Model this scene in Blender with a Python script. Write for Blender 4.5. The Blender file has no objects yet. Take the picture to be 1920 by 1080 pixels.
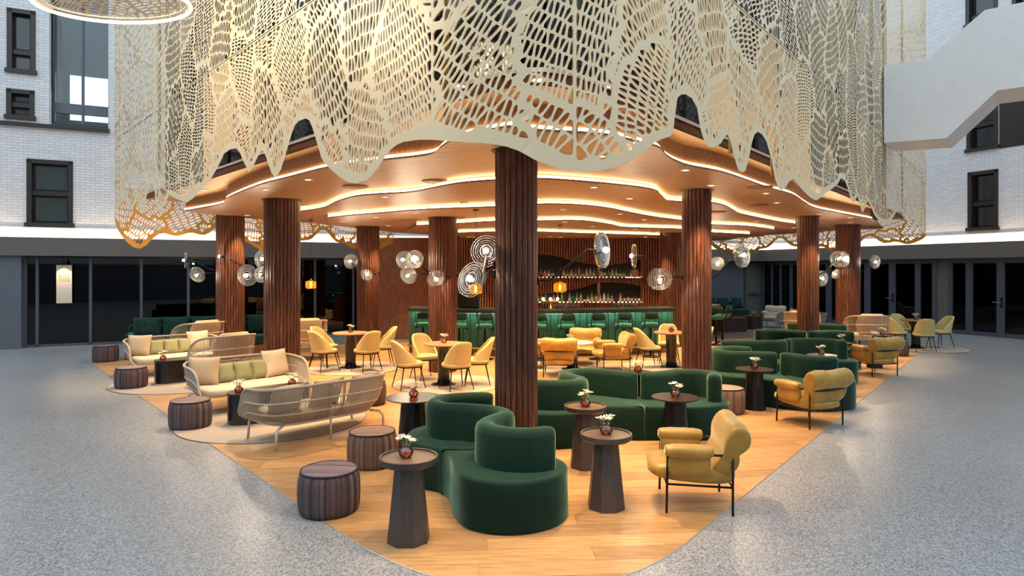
import bpy, math, random
import numpy as np
from mathutils import Vector, Matrix, geometry as mgeo
random.seed(7)
rng = np.random.default_rng(11)
SC = bpy.context.scene
COL = SC.collection
PI = math.pi

# ------------------------------------------------------------------ camera
EYE = 2.05          # eye height, metres
FPX = 1200.0        # focal length in pixels of the 1920 frame
HOR = 506.0         # horizon row of the photograph
cam_d = bpy.data.cameras.new('camera')
cam_d.sensor_width = 36.0
cam_d.lens = 36.0 * FPX / 1920.0
cam_d.shift_y = (HOR - 540.0) / 1920.0
cam_d.clip_end = 500
cam = bpy.data.objects.new('camera', cam_d)
cam.location = (0, 0, EYE)
cam.rotation_euler = (PI / 2, 0, 0)
COL.objects.link(cam)
SC.camera = cam

# ------------------------------------------------------------------ sky and exposure
world = bpy.data.worlds.new('sky')
SC.world = world
world.use_nodes = True
wb = world.node_tree.nodes['Background']
wb.inputs[0].default_value = (0.74, 0.89, 1.0, 1)
wb.inputs[1].default_value = 1.95
SC.view_settings.view_transform = 'Standard'
SC.view_settings.look = 'None'
SC.view_settings.gamma = 1
SC.view_settings.use_curve_mapping = False
SC.view_settings.exposure = 0.0

# lamp strengths (used by the lamp builders)
COVE = 19.0
SPOT_W = 400.0
WARM = (1.0, 0.60, 0.25)
WARM2 = (1.0, 0.68, 0.36)

# ------------------------------------------------------------------ helpers
def G(px, py, h=0.0):
    """place seen at a pixel of the photograph, at height h -> plan position"""
    d = FPX * (EYE - h) / (py - HOR)
    return ((px - 960.0) * d / FPX, d)

def D3(px, py, d):
    return Vector(((px - 960.0) * d / FPX, d, EYE + (HOR - py) * d / FPX))

def tag(o, label=None, cat=None, group=None, kind=None):
    if label: o['label'] = label
    if cat: o['category'] = cat
    if group: o['group'] = group
    if kind: o['kind'] = kind
    return o

def empty(name, loc=(0, 0, 0), rz=0.0, parent=None):
    o = bpy.data.objects.new(name, None)
    o.empty_display_size = 0.1
    o.location = loc
    o.rotation_euler = (0, 0, rz)
    COL.objects.link(o)
    if parent: o.parent = parent
    return o

def link(name, me, parent=None, loc=(0, 0, 0), rz=0.0):
    o = bpy.data.objects.new(name, me)
    o.location = loc
    o.rotation_euler = (0, 0, rz)
    COL.objects.link(o)
    if parent: o.parent = parent
    return o

def copy_tree(o, parent=None):
    c = o.copy()
    COL.objects.link(c)
    c.parent = parent
    for ch in list(o.children):
        copy_tree(ch, c)
    return c

def face_rz(fx, fy):
    """rotation that turns a thing built facing +y towards (fx, fy)"""
    return math.atan2(-fx, fy)

class MB:
    """collects geometry of one mesh"""
    def __init__(self):
        self.v = []; self.f = []; self.m = []; self.mi = 0
    def add(self, vs, fs):
        n = len(self.v)
        self.v.extend([tuple(p) for p in vs])
        for f in fs:
            self.f.append(tuple(i + n for i in f)); self.m.append(self.mi)
        return self
    def box(self, x0, x1, y0, y1, z0, z1):
        vs = [(x0,y0,z0),(x1,y0,z0),(x1,y1,z0),(x0,y1,z0),(x0,y0,z1),(x1,y0,z1),(x1,y1,z1),(x0,y1,z1)]
        return self.add(vs, [(3,2,1,0),(4,5,6,7),(0,1,5,4),(1,2,6,5),(2,3,7,6),(3,0,4,7)])
    def cbox(self, c, s, b=0.0):
        x, y, z = c; a, d, h = s[0]/2, s[1]/2, s[2]/2
        if b <= 0: return self.box(x-a, x+a, y-d, y+d, z-h, z+h)
        # chamfered box
        vs = []
        for sz in (-1, 1):
            for k, (ia, iz) in enumerate(((b, 0), (0, b))):
                pass
        rings = [(-h, b), (-h + b, 0), (h - b, 0), (h, b)]
        for zz, ins in rings:
            for (px, py) in ((-a+b, -d+ins), (a-b, -d+ins), (a-ins, -d+b), (a-ins, d-b), (a-b, d-ins), (-a+b, d-ins), (-a+ins, d-b), (-a+ins, -d+b)):
                vs.append((x+px, y+py, z+zz))
        fs = [tuple(range(7, -1, -1)), tuple(range(24, 32))]
        for r in range(3):
            for k in range(8):
                k2 = (k+1) % 8
                fs.append((r*8+k, r*8+k2, (r+1)*8+k2, (r+1)*8+k))
        return self.add(vs, fs)
    def prism(self, poly, z0, z1, cap=True):
        n = len(poly)
        vs = [(p[0], p[1], z0) for p in poly] + [(p[0], p[1], z1) for p in poly]
        fs = [(i, (i+1) % n, n+(i+1) % n, n+i) for i in range(n)]
        if cap: fs += [tuple(range(n-1, -1, -1)), tuple(range(n, 2*n))]
        return self.add(vs, fs)
    def rings(self, rings, cap0=True, cap1=True, closed=True):
        n = len(rings[0]); vs = [p for r in rings for p in r]; fs = []
        for i in range(len(rings)-1):
            for k in range(n if closed else n-1):
                k2 = (k+1) % n
                fs.append((i*n+k, i*n+k2, (i+1)*n+k2, (i+1)*n+k))
        if cap0: fs.append(tuple(range(n-1, -1, -1)))
        if cap1: fs.append(tuple(range((len(rings)-1)*n, len(rings)*n)))
        return self.add(vs, fs)
    def lathe(self, prof, seg=24, c=(0, 0, 0), cap0=True, cap1=True, rot=0.0):
        rs = []
        for r, z in prof:
            rs.append([(c[0]+r*math.cos(rot+2*PI*k/seg), c[1]+r*math.sin(rot+2*PI*k/seg), c[2]+z) for k in range(seg)])
        return self.rings(rs, cap0, cap1)
    def tube(self, pts, r, seg=8, closed=False, cap=True):
        pts = [Vector(p) for p in pts]; n = len(pts)
        rad = r if hasattr(r, '__len__') else [r]*n
        rs = []; up = None
        for i, p in enumerate(pts):
            if closed: t = pts[(i+1) % n] - pts[i-1]
            else: t = pts[min(i+1, n-1)] - pts[max(i-1, 0)]
            if t.length < 1e-9: t = Vector((0, 0, 1))
            t.normalize()
            if up is None:
                a = Vector((0, 0, 1)) if abs(t.z) < 0.9 else Vector((1, 0, 0))
                up = (a - t * a.dot(t)).normalized()
            else:
                up = up - t * up.dot(t)
                if up.length < 1e-6: up = t.orthogonal()
                up.normalize()
            s = t.cross(up)
            rs.append([p + (up*math.cos(2*PI*k/seg) + s*math.sin(2*PI*k/seg))*rad[i] for k in range(seg)])
        if closed:
            rs.append(rs[0]); return self.rings(rs, False, False)
        return self.rings(rs, cap, cap)
    def ellipsoid(self, c, r, nu=14, nv=8, p=1.0):
        rs = []
        for i in range(nv+1):
            a = -PI/2 + PI*i/nv
            cz, sz = max(math.cos(a), 1e-4)**p, math.copysign(abs(math.sin(a))**p, math.sin(a))
            ring = []
            for k in range(nu):
                b = 2*PI*k/nu
                cx = math.copysign(abs(math.cos(b))**p, math.cos(b)); sy = math.copysign(abs(math.sin(b))**p, math.sin(b))
                ring.append((c[0]+r[0]*cz*cx, c[1]+r[1]*cz*sy, c[2]+r[2]*sz))
            rs.append(ring)
        return self.rings(rs, True, True)
    def mesh(self, name, mats, smooth=False):
        me = bpy.data.meshes.new(name)
        me.from_pydata(self.v, [], self.f)
        if not isinstance(mats, (list, tuple)): mats = [mats]
        for m in mats: me.materials.append(m)
        if len(mats) > 1: me.polygons.foreach_set('material_index', self.m)
        if smooth is True: me.polygons.foreach_set('use_smooth', [True]*len(self.f))
        me.update()
        if smooth == 'auto':
            me.polygons.foreach_set('use_smooth', [True]*len(self.f))
            try: me.set_sharp_from_angle(angle=math.radians(38))
            except Exception: pass
        return me
    def build(self, name, mats, parent=None, smooth=False, loc=(0, 0, 0), rz=0.0):
        return link(name, self.mesh(name, mats, smooth), parent, loc, rz)

def catmull(pts, n=8, closed=False):
    P = [Vector((p[0], p[1], p[2] if len(p) > 2 else 0)) for p in pts]
    m = len(P); out = []
    for i in range(m if closed else m-1):
        if closed: p0, p1, p2, p3 = P[i-1], P[i], P[(i+1) % m], P[(i+2) % m]
        else: p0, p1, p2, p3 = P[max(i-1, 0)], P[i], P[i+1], P[min(i+2, m-1)]
        for k in range(n):
            t = k/n
            out.append(0.5*((2*p1) + (p2-p0)*t + (2*p0-5*p1+4*p2-p3)*t*t + (3*p1-p0-3*p2+p3)*t*t*t))
    if not closed: out.append(P[-1])
    return out

def clip_half(poly, px, py, nx, ny):
    """keep the side of the polygon where (p - (px,py)).(nx,ny) >= 0"""
    out = []; n = len(poly)
    for i in range(n):
        a = poly[i]; b = poly[(i+1) % n]
        da = (a[0]-px)*nx + (a[1]-py)*ny; db = (b[0]-px)*nx + (b[1]-py)*ny
        if da >= 0: out.append(a)
        if (da >= 0) != (db >= 0):
            t = da/(da-db); out.append((a[0]+(b[0]-a[0])*t, a[1]+(b[1]-a[1])*t))
    return out

def area2(poly):
    return 0.5*sum(poly[i][0]*poly[(i+1) % len(poly)][1] - poly[(i+1) % len(poly)][0]*poly[i][1] for i in range(len(poly)))

def in_poly(x, y, poly):
    c = False; j = len(poly)-1
    for i in range(len(poly)):
        xi, yi = poly[i][0], poly[i][1]; xj, yj = poly[j][0], poly[j][1]
        if (yi > y) != (yj > y) and x < (xj-xi)*(y-yi)/(yj-yi)+xi: c = not c
        j = i
    return c

# ------------------------------------------------------------------ materials
M = {}
def nodes(name):
    m = bpy.data.materials.new(name); m.use_nodes = True
    nt = m.node_tree; b = nt.nodes['Principled BSDF']
    M[name] = m
    return m, nt, b
def N(nt, typ, **kw):
    n = nt.nodes.new(typ)
    for k, v in kw.items(): setattr(n, k, v)
    return n
def L(nt, a, b): nt.links.new(a, b)
def ramp(nt, fac, stops, interp='LINEAR'):
    r = N(nt, 'ShaderNodeValToRGB'); r.color_ramp.interpolation = interp
    e = r.color_ramp.elements
    while len(e) < len(stops): e.new(0.5)
    for i, (p, c) in enumerate(stops):
        e[i].position = p; e[i].color = (*c, 1)
    L(nt, fac, r.inputs[0]); return r
def coords(nt, scale=(1, 1, 1), rot=(0, 0, 0), kind='Object'):
    t = N(nt, 'ShaderNodeTexCoord'); mp = N(nt, 'ShaderNodeMapping')
    mp.inputs['Scale'].default_value = scale; mp.inputs['Rotation'].default_value = rot
    L(nt, t.outputs[kind], mp.inputs[0]); return mp.outputs[0]
def bump(nt, b, h, strength=0.3, dist=0.01):
    bp = N(nt, 'ShaderNodeBump'); bp.inputs['Strength'].default_value = strength; bp.inputs['Distance'].default_value = dist
    L(nt, h, bp.inputs['Height']); L(nt, bp.outputs[0], b.inputs['Normal'])
def plain(name, col, rough=0.5, metal=0.0, vary=0.0, scale=20, sheen=0.0, sheen_tint=(1, 1, 1), spec=0.5, bmp=0.0):
    m, nt, b = nodes(name)
    b.inputs['Base Color'].default_value = (*col, 1); b.inputs['Roughness'].default_value = rough
    b.inputs['Metallic'].default_value = metal; b.inputs['Specular IOR Level'].default_value = spec
    if sheen:
        b.inputs['Sheen Weight'].default_value = sheen; b.inputs['Sheen Tint'].default_value = (*sheen_tint, 1); b.inputs['Sheen Roughness'].default_value = 0.35
    if vary or bmp:
        no = N(nt, 'ShaderNodeTexNoise'); no.inputs['Scale'].default_value = scale; no.inputs['Detail'].default_value = 4
        L(nt, coords(nt), no.inputs['Vector'])
        if vary:
            r = ramp(nt, no.outputs[0], [(0.3, tuple(c*(1-vary) for c in col)), (0.7, tuple(min(1, c*(1+vary)) for c in col))])
            L(nt, r.outputs[0], b.inputs['Base Color'])
        if bmp: bump(nt, b, no.outputs[0], bmp, 0.005)
    return m
def emit(name, col, s):
    m, nt, b = nodes(name)
    b.inputs['Base Color'].default_value = (0, 0, 0, 1)
    b.inputs['Emission Color'].default_value = (*col, 1); b.inputs['Emission Strength'].default_value = s
    return m
def woody(name, cols, scale=(1, 12, 12), rough=0.45, kind='Object', vary=True, nscale=3.0, bmp=0.12):
    m, nt, b = nodes(name)
    co = coords(nt, scale, kind=kind)
    src = co
    if vary:
        oi = N(nt, 'ShaderNodeObjectInfo'); ad = N(nt, 'ShaderNodeVectorMath', operation='ADD')
        mu = N(nt, 'ShaderNodeMath', operation='MULTIPLY'); mu.inputs[1].default_value = 53.0
        L(nt, oi.outputs['Random'], mu.inputs[0]); L(nt, co, ad.inputs[0]); L(nt, mu.outputs[0], ad.inputs[1]); src = ad.outputs[0]
    no = N(nt, 'ShaderNodeTexNoise'); no.inputs['Scale'].default_value = nscale; no.inputs['Detail'].default_value = 6; no.inputs['Roughness'].default_value = 0.6
    L(nt, src, no.inputs['Vector'])
    r = ramp(nt, no.outputs[0], [(0.28, cols[0]), (0.5, cols[1]), (0.75, cols[2])])
    out = r.outputs[0]
    if vary:
        hs = N(nt, 'ShaderNodeHueSaturation'); mr = N(nt, 'ShaderNodeMapRange')
        mr.inputs['To Min'].default_value = 0.82; mr.inputs['To Max'].default_value = 1.14
        L(nt, oi.outputs['Random'], mr.inputs[0]); L(nt, mr.outputs[0], hs.inputs['Value']); L(nt, out, hs.inputs['Color']); out = hs.outputs[0]
    L(nt, out, b.inputs['Base Color']); b.inputs['Roughness'].default_value = rough
    if bmp: bump(nt, b, no.outputs[0], bmp, 0.003)
    return m

woody('oak', [(0.32, 0.160, 0.060), (0.49, 0.265, 0.108), (0.60, 0.355, 0.16)], (1.2, 14, 6), 0.36)
woody('ceiling_wood', [(0.19, 0.097, 0.042), (0.32, 0.175, 0.082), (0.42, 0.245, 0.122)], (0.9, 26, 6), 0.42, vary=False)
woody('column_wood', [(0.018, 0.007, 0.004), (0.095, 0.032, 0.015), (0.24, 0.082, 0.034)], (22, 22, 1.6), 0.42, nscale=2.2, bmp=0.5)
woody('bar_slat_wood', [(0.085, 0.032, 0.017), (0.22, 0.088, 0.042), (0.33, 0.145, 0.072)], (16, 16, 1.6), 0.5, vary=False)
woody('plinth_wood', [(0.10, 0.035, 0.014), (0.17, 0.065, 0.028), (0.24, 0.10, 0.045)], (3, 20, 20), 0.45, vary=False)
woody('table_top_wood', [(0.26, 0.13, 0.07), (0.38, 0.20, 0.115), (0.46, 0.27, 0.16)], (2, 22, 2), 0.35)
woody('stained_oak', [(0.035, 0.027, 0.024), (0.058, 0.045, 0.039), (0.085, 0.066, 0.057)], (24, 24, 2), 0.42)
woody('tray_wood', [(0.085, 0.055, 0.042), (0.13, 0.085, 0.062), (0.17, 0.115, 0.085)], (2, 26, 2), 0.4)
plain('black_metal', (0.012, 0.012, 0.013), 0.38, 0.6)
plain('black_lacquer', (0.010, 0.010, 0.011), 0.22)
plain('espresso', (0.020, 0.015, 0.012), 0.32)
plain('grey_frame', (0.085, 0.098, 0.120), 0.42, 0.3)
plain('grey_panel', (0.105, 0.120, 0.145), 0.5, 0.0, 0.06, 6)
plain('soffit_paint', (0.115, 0.104, 0.094), 0.55, 0, 0.04, 3)
plain('white_paint', (0.72, 0.71, 0.70), 0.6, 0, 0.03, 4)
plain('rim_white', (0.75, 0.74, 0.72), 0.4)
plain('green_velvet', (0.0042, 0.023, 0.0135), 0.85, 0, 0.18, 7, sheen=0.75, sheen_tint=(0.36, 0.70, 0.50), spec=0.2, bmp=0.15)
plain('dark_green_velvet', (0.006, 0.030, 0.022), 0.85, 0, 0.3, 9, sheen=0.5, sheen_tint=(0.25, 0.7, 0.55), spec=0.2, bmp=0.15)
plain('stool_velvet', (0.018, 0.115, 0.080), 0.8, 0, 0.2, 12, sheen=0.6, sheen_tint=(0.4, 0.9, 0.75), spec=0.2)
plain('gold_velvet', (0.37, 0.205, 0.026), 0.42, 0, 0.22, 6, sheen=1.0, sheen_tint=(1.0, 0.90, 0.60), spec=0.55, bmp=0.25)
plain('mustard_fabric', (0.50, 0.415, 0.185), 0.85, 0, 0.10, 160, spec=0.2, bmp=0.2)
plain('cream_fabric', (0.56, 0.48, 0.36), 0.9, 0, 0.05, 60, spec=0.15, bmp=0.25)
plain('sand_fabric', (0.48, 0.365, 0.245), 0.9, 0, 0.06, 60, spec=0.15, bmp=0.25)
plain('sage_fabric', (0.30, 0.30, 0.165), 0.9, 0, 0.08, 60, spec=0.15, bmp=0.25)
plain('taupe_fabric', (0.36, 0.27, 0.205), 0.9, 0, 0.07, 60, spec=0.15, bmp=0.25)
plain('rope', (0.38, 0.32, 0.255), 0.85, 0, 0.06, 90)
plain('bone_metal', (0.50, 0.46, 0.40), 0.45, 0.1)
plain('rug_wool', (0.37, 0.31, 0.255), 0.95, 0, 0.12, 140, spec=0.1, bmp=0.6)
plain('rug_edge', (0.20, 0.16, 0.15), 0.95)
plain('piping', (0.035, 0.028, 0.040), 0.7)
plain('brass', (0.55, 0.36, 0.13), 0.28, 0.9)
plain('olive_post', (0.30, 0.235, 0.10), 0.42, 0.6)
plain('petal', (0.80, 0.70, 0.56), 0.7)
plain('stem', (0.30, 0.24, 0.12), 0.7)
plain('bar_green', (0.018, 0.100, 0.062), 0.5, 0, 0.10, 10)
plain('counter_stone', (0.020, 0.034, 0.028), 0.3, 0, 0.3, 14)
plain('curtain', (0.55, 0.56, 0.48), 0.9)
plain('dark_interior', (0.012, 0.012, 0.013), 0.9)
plain('poster_paper', (0.55, 0.50, 0.44), 0.7)
plain('ink', (0.16, 0.13, 0.11), 0.8)
plain('steel', (0.55, 0.55, 0.54), 0.28, 0.9)
plain('marble_top', (0.62, 0.58, 0.54), 0.22, 0, 0.12, 5)
plain('paper_label', (0.72, 0.66, 0.52), 0.7)
plain('metal_trim', (0.42, 0.38, 0.31), 0.35, 0.7)
plain('crane_paint', (0.35, 0.50, 0.48), 0.6)
emit('cove_led', (1.0, 0.66, 0.30), COVE)
emit('soffit_led', (1.0, 0.74, 0.48), 36.0)
emit('bar_led', (0.62, 1.0, 0.80), 34.0)
emit('shelf_led', (1.0, 0.72, 0.42), 22.0)
emit('bulb', (1.0, 0.88, 0.70), 70.0)
emit('amber_filament', (1.0, 0.55, 0.12), 90.0)
emit('downlight_lens', (1.0, 0.80, 0.55), 14.0)
emit('ring_led', (1.0, 0.74, 0.48), 3.2)

def glass(name, col, rough=0.02, clear=0.85, ior=1.45):
    """thin glass: mostly clear with a fresnel reflection"""
    m = bpy.data.materials.new(name); m.use_nodes = True; nt = m.node_tree; M[name] = m
    nt.nodes.remove(nt.nodes['Principled BSDF'])
    out = nt.nodes['Material Output']
    tr = N(nt, 'ShaderNodeBsdfTransparent'); tr.inputs[0].default_value = (*col, 1)
    gl = N(nt, 'ShaderNodeBsdfGlossy'); gl.inputs['Roughness'].default_value = rough
    fr = N(nt, 'ShaderNodeFresnel'); fr.inputs[0].default_value = ior
    mx = N(nt, 'ShaderNodeMixShader')
    ad = N(nt, 'ShaderNodeMath', operation='ADD', use_clamp=True); ad.inputs[1].default_value = 1-clear
    L(nt, fr.outputs[0], ad.inputs[0]); L(nt, ad.outputs[0], mx.inputs[0])
    L(nt, tr.outputs[0], mx.inputs[1]); L(nt, gl.outputs[0], mx.inputs[2]); L(nt, mx.outputs[0], out.inputs[0])
    return m
glass('window_glass', (0.55, 0.62, 0.62), 0.01, 0.97)
glass('dark_glass', (0.10, 0.11, 0.12), 0.015, 0.985)
glass('sky_glass', (0.92, 0.98, 0.97), 0.01, 0.98)
glass('lamp_glass', (0.96, 0.95, 0.93), 0.05, 0.985, 1.25)
plain('ridge_glass', (0.10, 0.10, 0.098), 0.12)
glass('amber_glass', (0.95, 0.42, 0.06), 0.04, 0.92)
def glow_glass(name, col, w):
    m = glass(name, col, 0.05, 0.94); nt = m.node_tree; out = nt.nodes['Material Output']; src = out.inputs[0].links[0].from_socket
    tl = N(nt, 'ShaderNodeBsdfTranslucent'); tl.inputs[0].default_value = (*col, 1); mx = N(nt, 'ShaderNodeMixShader'); mx.inputs[0].default_value = w
    L(nt, src, mx.inputs[1]); L(nt, tl.outputs[0], mx.inputs[2]); L(nt, mx.outputs[0], out.inputs[0])
glow_glass('pendant_glass', (0.98, 0.45, 0.05), 0.16)
glass('vase_glass', (0.93, 0.36, 0.10), 0.05, 0.90)
glass('clear_glass', (0.93, 0.94, 0.93), 0.04, 0.90)
# core glazing: black reflective
m, nt, b = nodes('screen_cream'); b.inputs['Base Color'].default_value = (0.62, 0.52, 0.38, 1); b.inputs['Roughness'].default_value = 0.5
plain('core_glass', (0.006, 0.006, 0.007), 0.06, 0, spec=0.35)

# terrazzo
m, nt, b = nodes('terrazzo')
co = coords(nt)
vo = N(nt, 'ShaderNodeTexVoronoi'); vo.inputs['Scale'].default_value = 95; L(nt, co, vo.inputs['Vector'])
bw = N(nt, 'ShaderNodeRGBToBW'); L(nt, vo.outputs['Color'], bw.inputs[0])
r1 = ramp(nt, bw.outputs[0], [(0.0, (0.11, 0.115, 0.12)), (0.30, (0.23, 0.235, 0.24)), (0.52, (0.32, 0.325, 0.33)), (0.85, (0.48, 0.48, 0.475))])
no = N(nt, 'ShaderNodeTexNoise'); no.inputs['Scale'].default_value = 0.6; L(nt, co, no.inputs['Vector'])
mx = N(nt, 'ShaderNodeMix', data_type='RGBA', blend_type='MULTIPLY'); mx.inputs[0].default_value = 0.25
L(nt, r1.outputs[0], mx.inputs[6]); L(nt, no.outputs[0], mx.inputs[7]); L(nt, mx.outputs[2], b.inputs['Base Color'])
b.inputs['Roughness'].default_value = 0.30; b.inputs['Specular IOR Level'].default_value = 0.4

# white painted brick (too far away to pick bricks apart)
m, nt, b = nodes('white_brick')
co = coords(nt, rot=(PI/2, 0, 0))
br = N(nt, 'ShaderNodeTexBrick'); br.inputs['Scale'].default_value = 1.0
br.inputs['Brick Width'].default_value = 0.23; br.inputs['Row Height'].default_value = 0.075; br.inputs['Mortar Size'].default_value = 0.006
br.inputs['Mortar Smooth'].default_value = 0.3
br.inputs['Color1'].default_value = (0.70, 0.69, 0.70, 1); br.inputs['Color2'].default_value = (0.62, 0.61, 0.63, 1); br.inputs['Mortar'].default_value = (0.46, 0.46, 0.49, 1)
L(nt, co, br.inputs['Vector']); L(nt, br.outputs['Color'], b.inputs['Base Color']); b.inputs['Roughness'].default_value = 0.7
inv = N(nt, 'ShaderNodeMath', operation='SUBTRACT'); inv.inputs[0].default_value = 1.0; L(nt, br.outputs['Fac'], inv.inputs[1])
bump(nt, b, inv.outputs[0], 0.8, 0.012)

# perforated screen: champagne outside with warm light put into its colour, gold lacquer on the inner face
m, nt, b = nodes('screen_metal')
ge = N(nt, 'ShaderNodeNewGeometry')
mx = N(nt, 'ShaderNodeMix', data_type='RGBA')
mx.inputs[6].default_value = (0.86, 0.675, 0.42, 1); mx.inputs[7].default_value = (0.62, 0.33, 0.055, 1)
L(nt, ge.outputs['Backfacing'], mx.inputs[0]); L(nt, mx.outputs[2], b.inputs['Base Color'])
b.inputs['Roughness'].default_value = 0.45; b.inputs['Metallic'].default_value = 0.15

# woven outdoor poufs: striped ropes round the body
def woven(name, stops):
    m, nt, b = nodes(name)
    t = N(nt, 'ShaderNodeTexCoord'); sx = N(nt, 'ShaderNodeSeparateXYZ'); L(nt, t.outputs['Object'], sx.inputs[0])
    at = N(nt, 'ShaderNodeMath', operation='ARCTAN2'); L(nt, sx.outputs[1], at.inputs[0]); L(nt, sx.outputs[0], at.inputs[1])
    mu = N(nt, 'ShaderNodeMath', operation='MULTIPLY'); mu.inputs[1].default_value = 44; L(nt, at.outputs[0], mu.inputs[0])
    oi = N(nt, 'ShaderNodeObjectInfo'); m2 = N(nt, 'ShaderNodeMath', operation='MULTIPLY_ADD'); m2.inputs[1].default_value = 91; L(nt, oi.outputs['Random'], m2.inputs[0]); 
    fl = N(nt, 'ShaderNodeMath', operation='FLOOR'); L(nt, mu.outputs[0], fl.inputs[0]); L(nt, fl.outputs[0], m2.inputs[2])
    no = N(nt, 'ShaderNodeTexNoise', noise_dimensions='1D'); no.inputs['Scale'].default_value = 0.13; no.inputs['Detail'].default_value = 4
    L(nt, m2.outputs[0], no.inputs['W'])
    r = ramp(nt, no.outputs[0], stops); b.inputs['Roughness'].default_value = 0.6
    sn = N(nt, 'ShaderNodeMath', operation='SINE'); m3 = N(nt, 'ShaderNodeMath', operation='MULTIPLY'); m3.inputs[1].default_value = 96
    L(nt, at.outputs[0], m3.inputs[0]); L(nt, m3.outputs[0], sn.inputs[0])
    sz = N(nt, 'ShaderNodeMath', operation='SINE'); m4 = N(nt, 'ShaderNodeMath', operation='MULTIPLY'); m4.inputs[1].default_value = 300
    L(nt, sx.outputs[2], m4.inputs[0]); L(nt, m4.outputs[0], sz.inputs[0])
    ml = N(nt, 'ShaderNodeMath', operation='MULTIPLY'); L(nt, sn.outputs[0], ml.inputs[0]); L(nt, sz.outputs[0], ml.inputs[1])
    mr = N(nt, 'ShaderNodeMapRange'); mr.inputs['From Min'].default_value = -1; mr.inputs['To Min'].default_value = 0.55; mr.inputs['To Max'].default_value = 1.35; L(nt, ml.outputs[0], mr.inputs[0])
    vm = N(nt, 'ShaderNodeVectorMath', operation='SCALE'); L(nt, r.outputs[0], vm.inputs[0]); L(nt, mr.outputs[0], vm.inputs['Scale']); L(nt, vm.outputs[0], b.inputs['Base Color'])
    bump(nt, b, ml.outputs[0], 0.8, 0.006)
    return m
woven('woven_plum', [(0.34, (0.022, 0.018, 0.028)), (0.44, (0.075, 0.048, 0.058)), (0.55, (0.13, 0.072, 0.072)), (0.68, (0.22, 0.14, 0.135))])
woven('woven_rust', [(0.34, (0.06, 0.032, 0.024)), (0.46, (0.17, 0.085, 0.055)), (0.56, (0.24, 0.13, 0.085)), (0.70, (0.33, 0.21, 0.14))])
woven('woven_brown', [(0.34, (0.04, 0.025, 0.018)), (0.5, (0.10, 0.06, 0.04)), (0.7, (0.16, 0.10, 0.065))])

def woven_top(name, stops):
    m, nt, b = nodes(name)
    t = N(nt, 'ShaderNodeTexCoord'); sx = N(nt, 'ShaderNodeSeparateXYZ'); L(nt, t.outputs['Object'], sx.inputs[0])
    oi = N(nt, 'ShaderNodeObjectInfo'); m2 = N(nt, 'ShaderNodeMath', operation='MULTIPLY_ADD'); m2.inputs[1].default_value = 91; L(nt, oi.outputs['Random'], m2.inputs[0])
    mu = N(nt, 'ShaderNodeMath', operation='MULTIPLY'); mu.inputs[1].default_value = 150; L(nt, sx.outputs[0], mu.inputs[0])
    fl = N(nt, 'ShaderNodeMath', operation='FLOOR'); L(nt, mu.outputs[0], fl.inputs[0]); L(nt, fl.outputs[0], m2.inputs[2])
    no = N(nt, 'ShaderNodeTexNoise', noise_dimensions='1D'); no.inputs['Scale'].default_value = 0.13; no.inputs['Detail'].default_value = 4
    L(nt, m2.outputs[0], no.inputs['W'])
    r = ramp(nt, no.outputs[0], stops); L(nt, r.outputs[0], b.inputs['Base Color']); b.inputs['Roughness'].default_value = 0.6
    sn = N(nt, 'ShaderNodeMath', operation='SINE'); m3 = N(nt, 'ShaderNodeMath', operation='MULTIPLY'); m3.inputs[1].default_value = 470; L(nt, sx.outputs[0], m3.inputs[0]); L(nt, m3.outputs[0], sn.inputs[0])
    bump(nt, b, sn.outputs[0], 0.4, 0.004)
woven_top('woven_plum_top', [(0.34, (0.06, 0.045, 0.06)), (0.44, (0.16, 0.11, 0.12)), (0.55, (0.22, 0.14, 0.14)), (0.68, (0.32, 0.22, 0.21))])
woven_top('woven_rust_top', [(0.34, (0.16, 0.09, 0.06)), (0.46, (0.30, 0.17, 0.11)), (0.56, (0.38, 0.23, 0.15)), (0.70, (0.46, 0.31, 0.21))])
woven_top('woven_brown_top', [(0.34, (0.05, 0.03, 0.02)), (0.5, (0.12, 0.07, 0.05)), (0.7, (0.18, 0.11, 0.07))])

# ================================================================== THE SETTING
floor = MB().box(-34, 34, -10, 40, -0.24, -0.004).build('floor', M['terrazzo'])
tag(floor, 'grey speckled terrazzo floor of the atrium', kind='structure')

# ---- the two atrium walls in view: local x runs along the wall, -y is the room side
class Wall:
    def __init__(s, o, e):
        s.o, s.e = o, e; n = math.hypot(*e); s.e = (e[0]/n, e[1]/n); s.rz = math.atan2(s.e[1], s.e[0])
    def at(s, px, py=HOR):
        k = (px-960)/FPX
        t = (k*s.o[1]-s.o[0])/(s.e[0]-k*s.e[1]); d = s.o[1]+t*s.e[1]
        return t, EYE+(HOR-py)*d/FPX
    def rect(s, x0, x1, y0, y1):
        a, _ = s.at(x0); b, _ = s.at(x1); m = (x0+x1)/2
        _, h1 = s.at(m, y0); _, h0 = s.at(m, y1)
        return a, b, h0, h1
    def loc(s, z=0): return (s.o[0], s.o[1], z)
WL = Wall((-12.7, 17.0), (0.906, 0.423))
WR = Wall((14.3, 20.7), (0.42, -0.907))
LS0, LS1 = -9.0, 26.1
RS0, RS1 = -8.0, 15.0
TOP = 12.5

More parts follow.
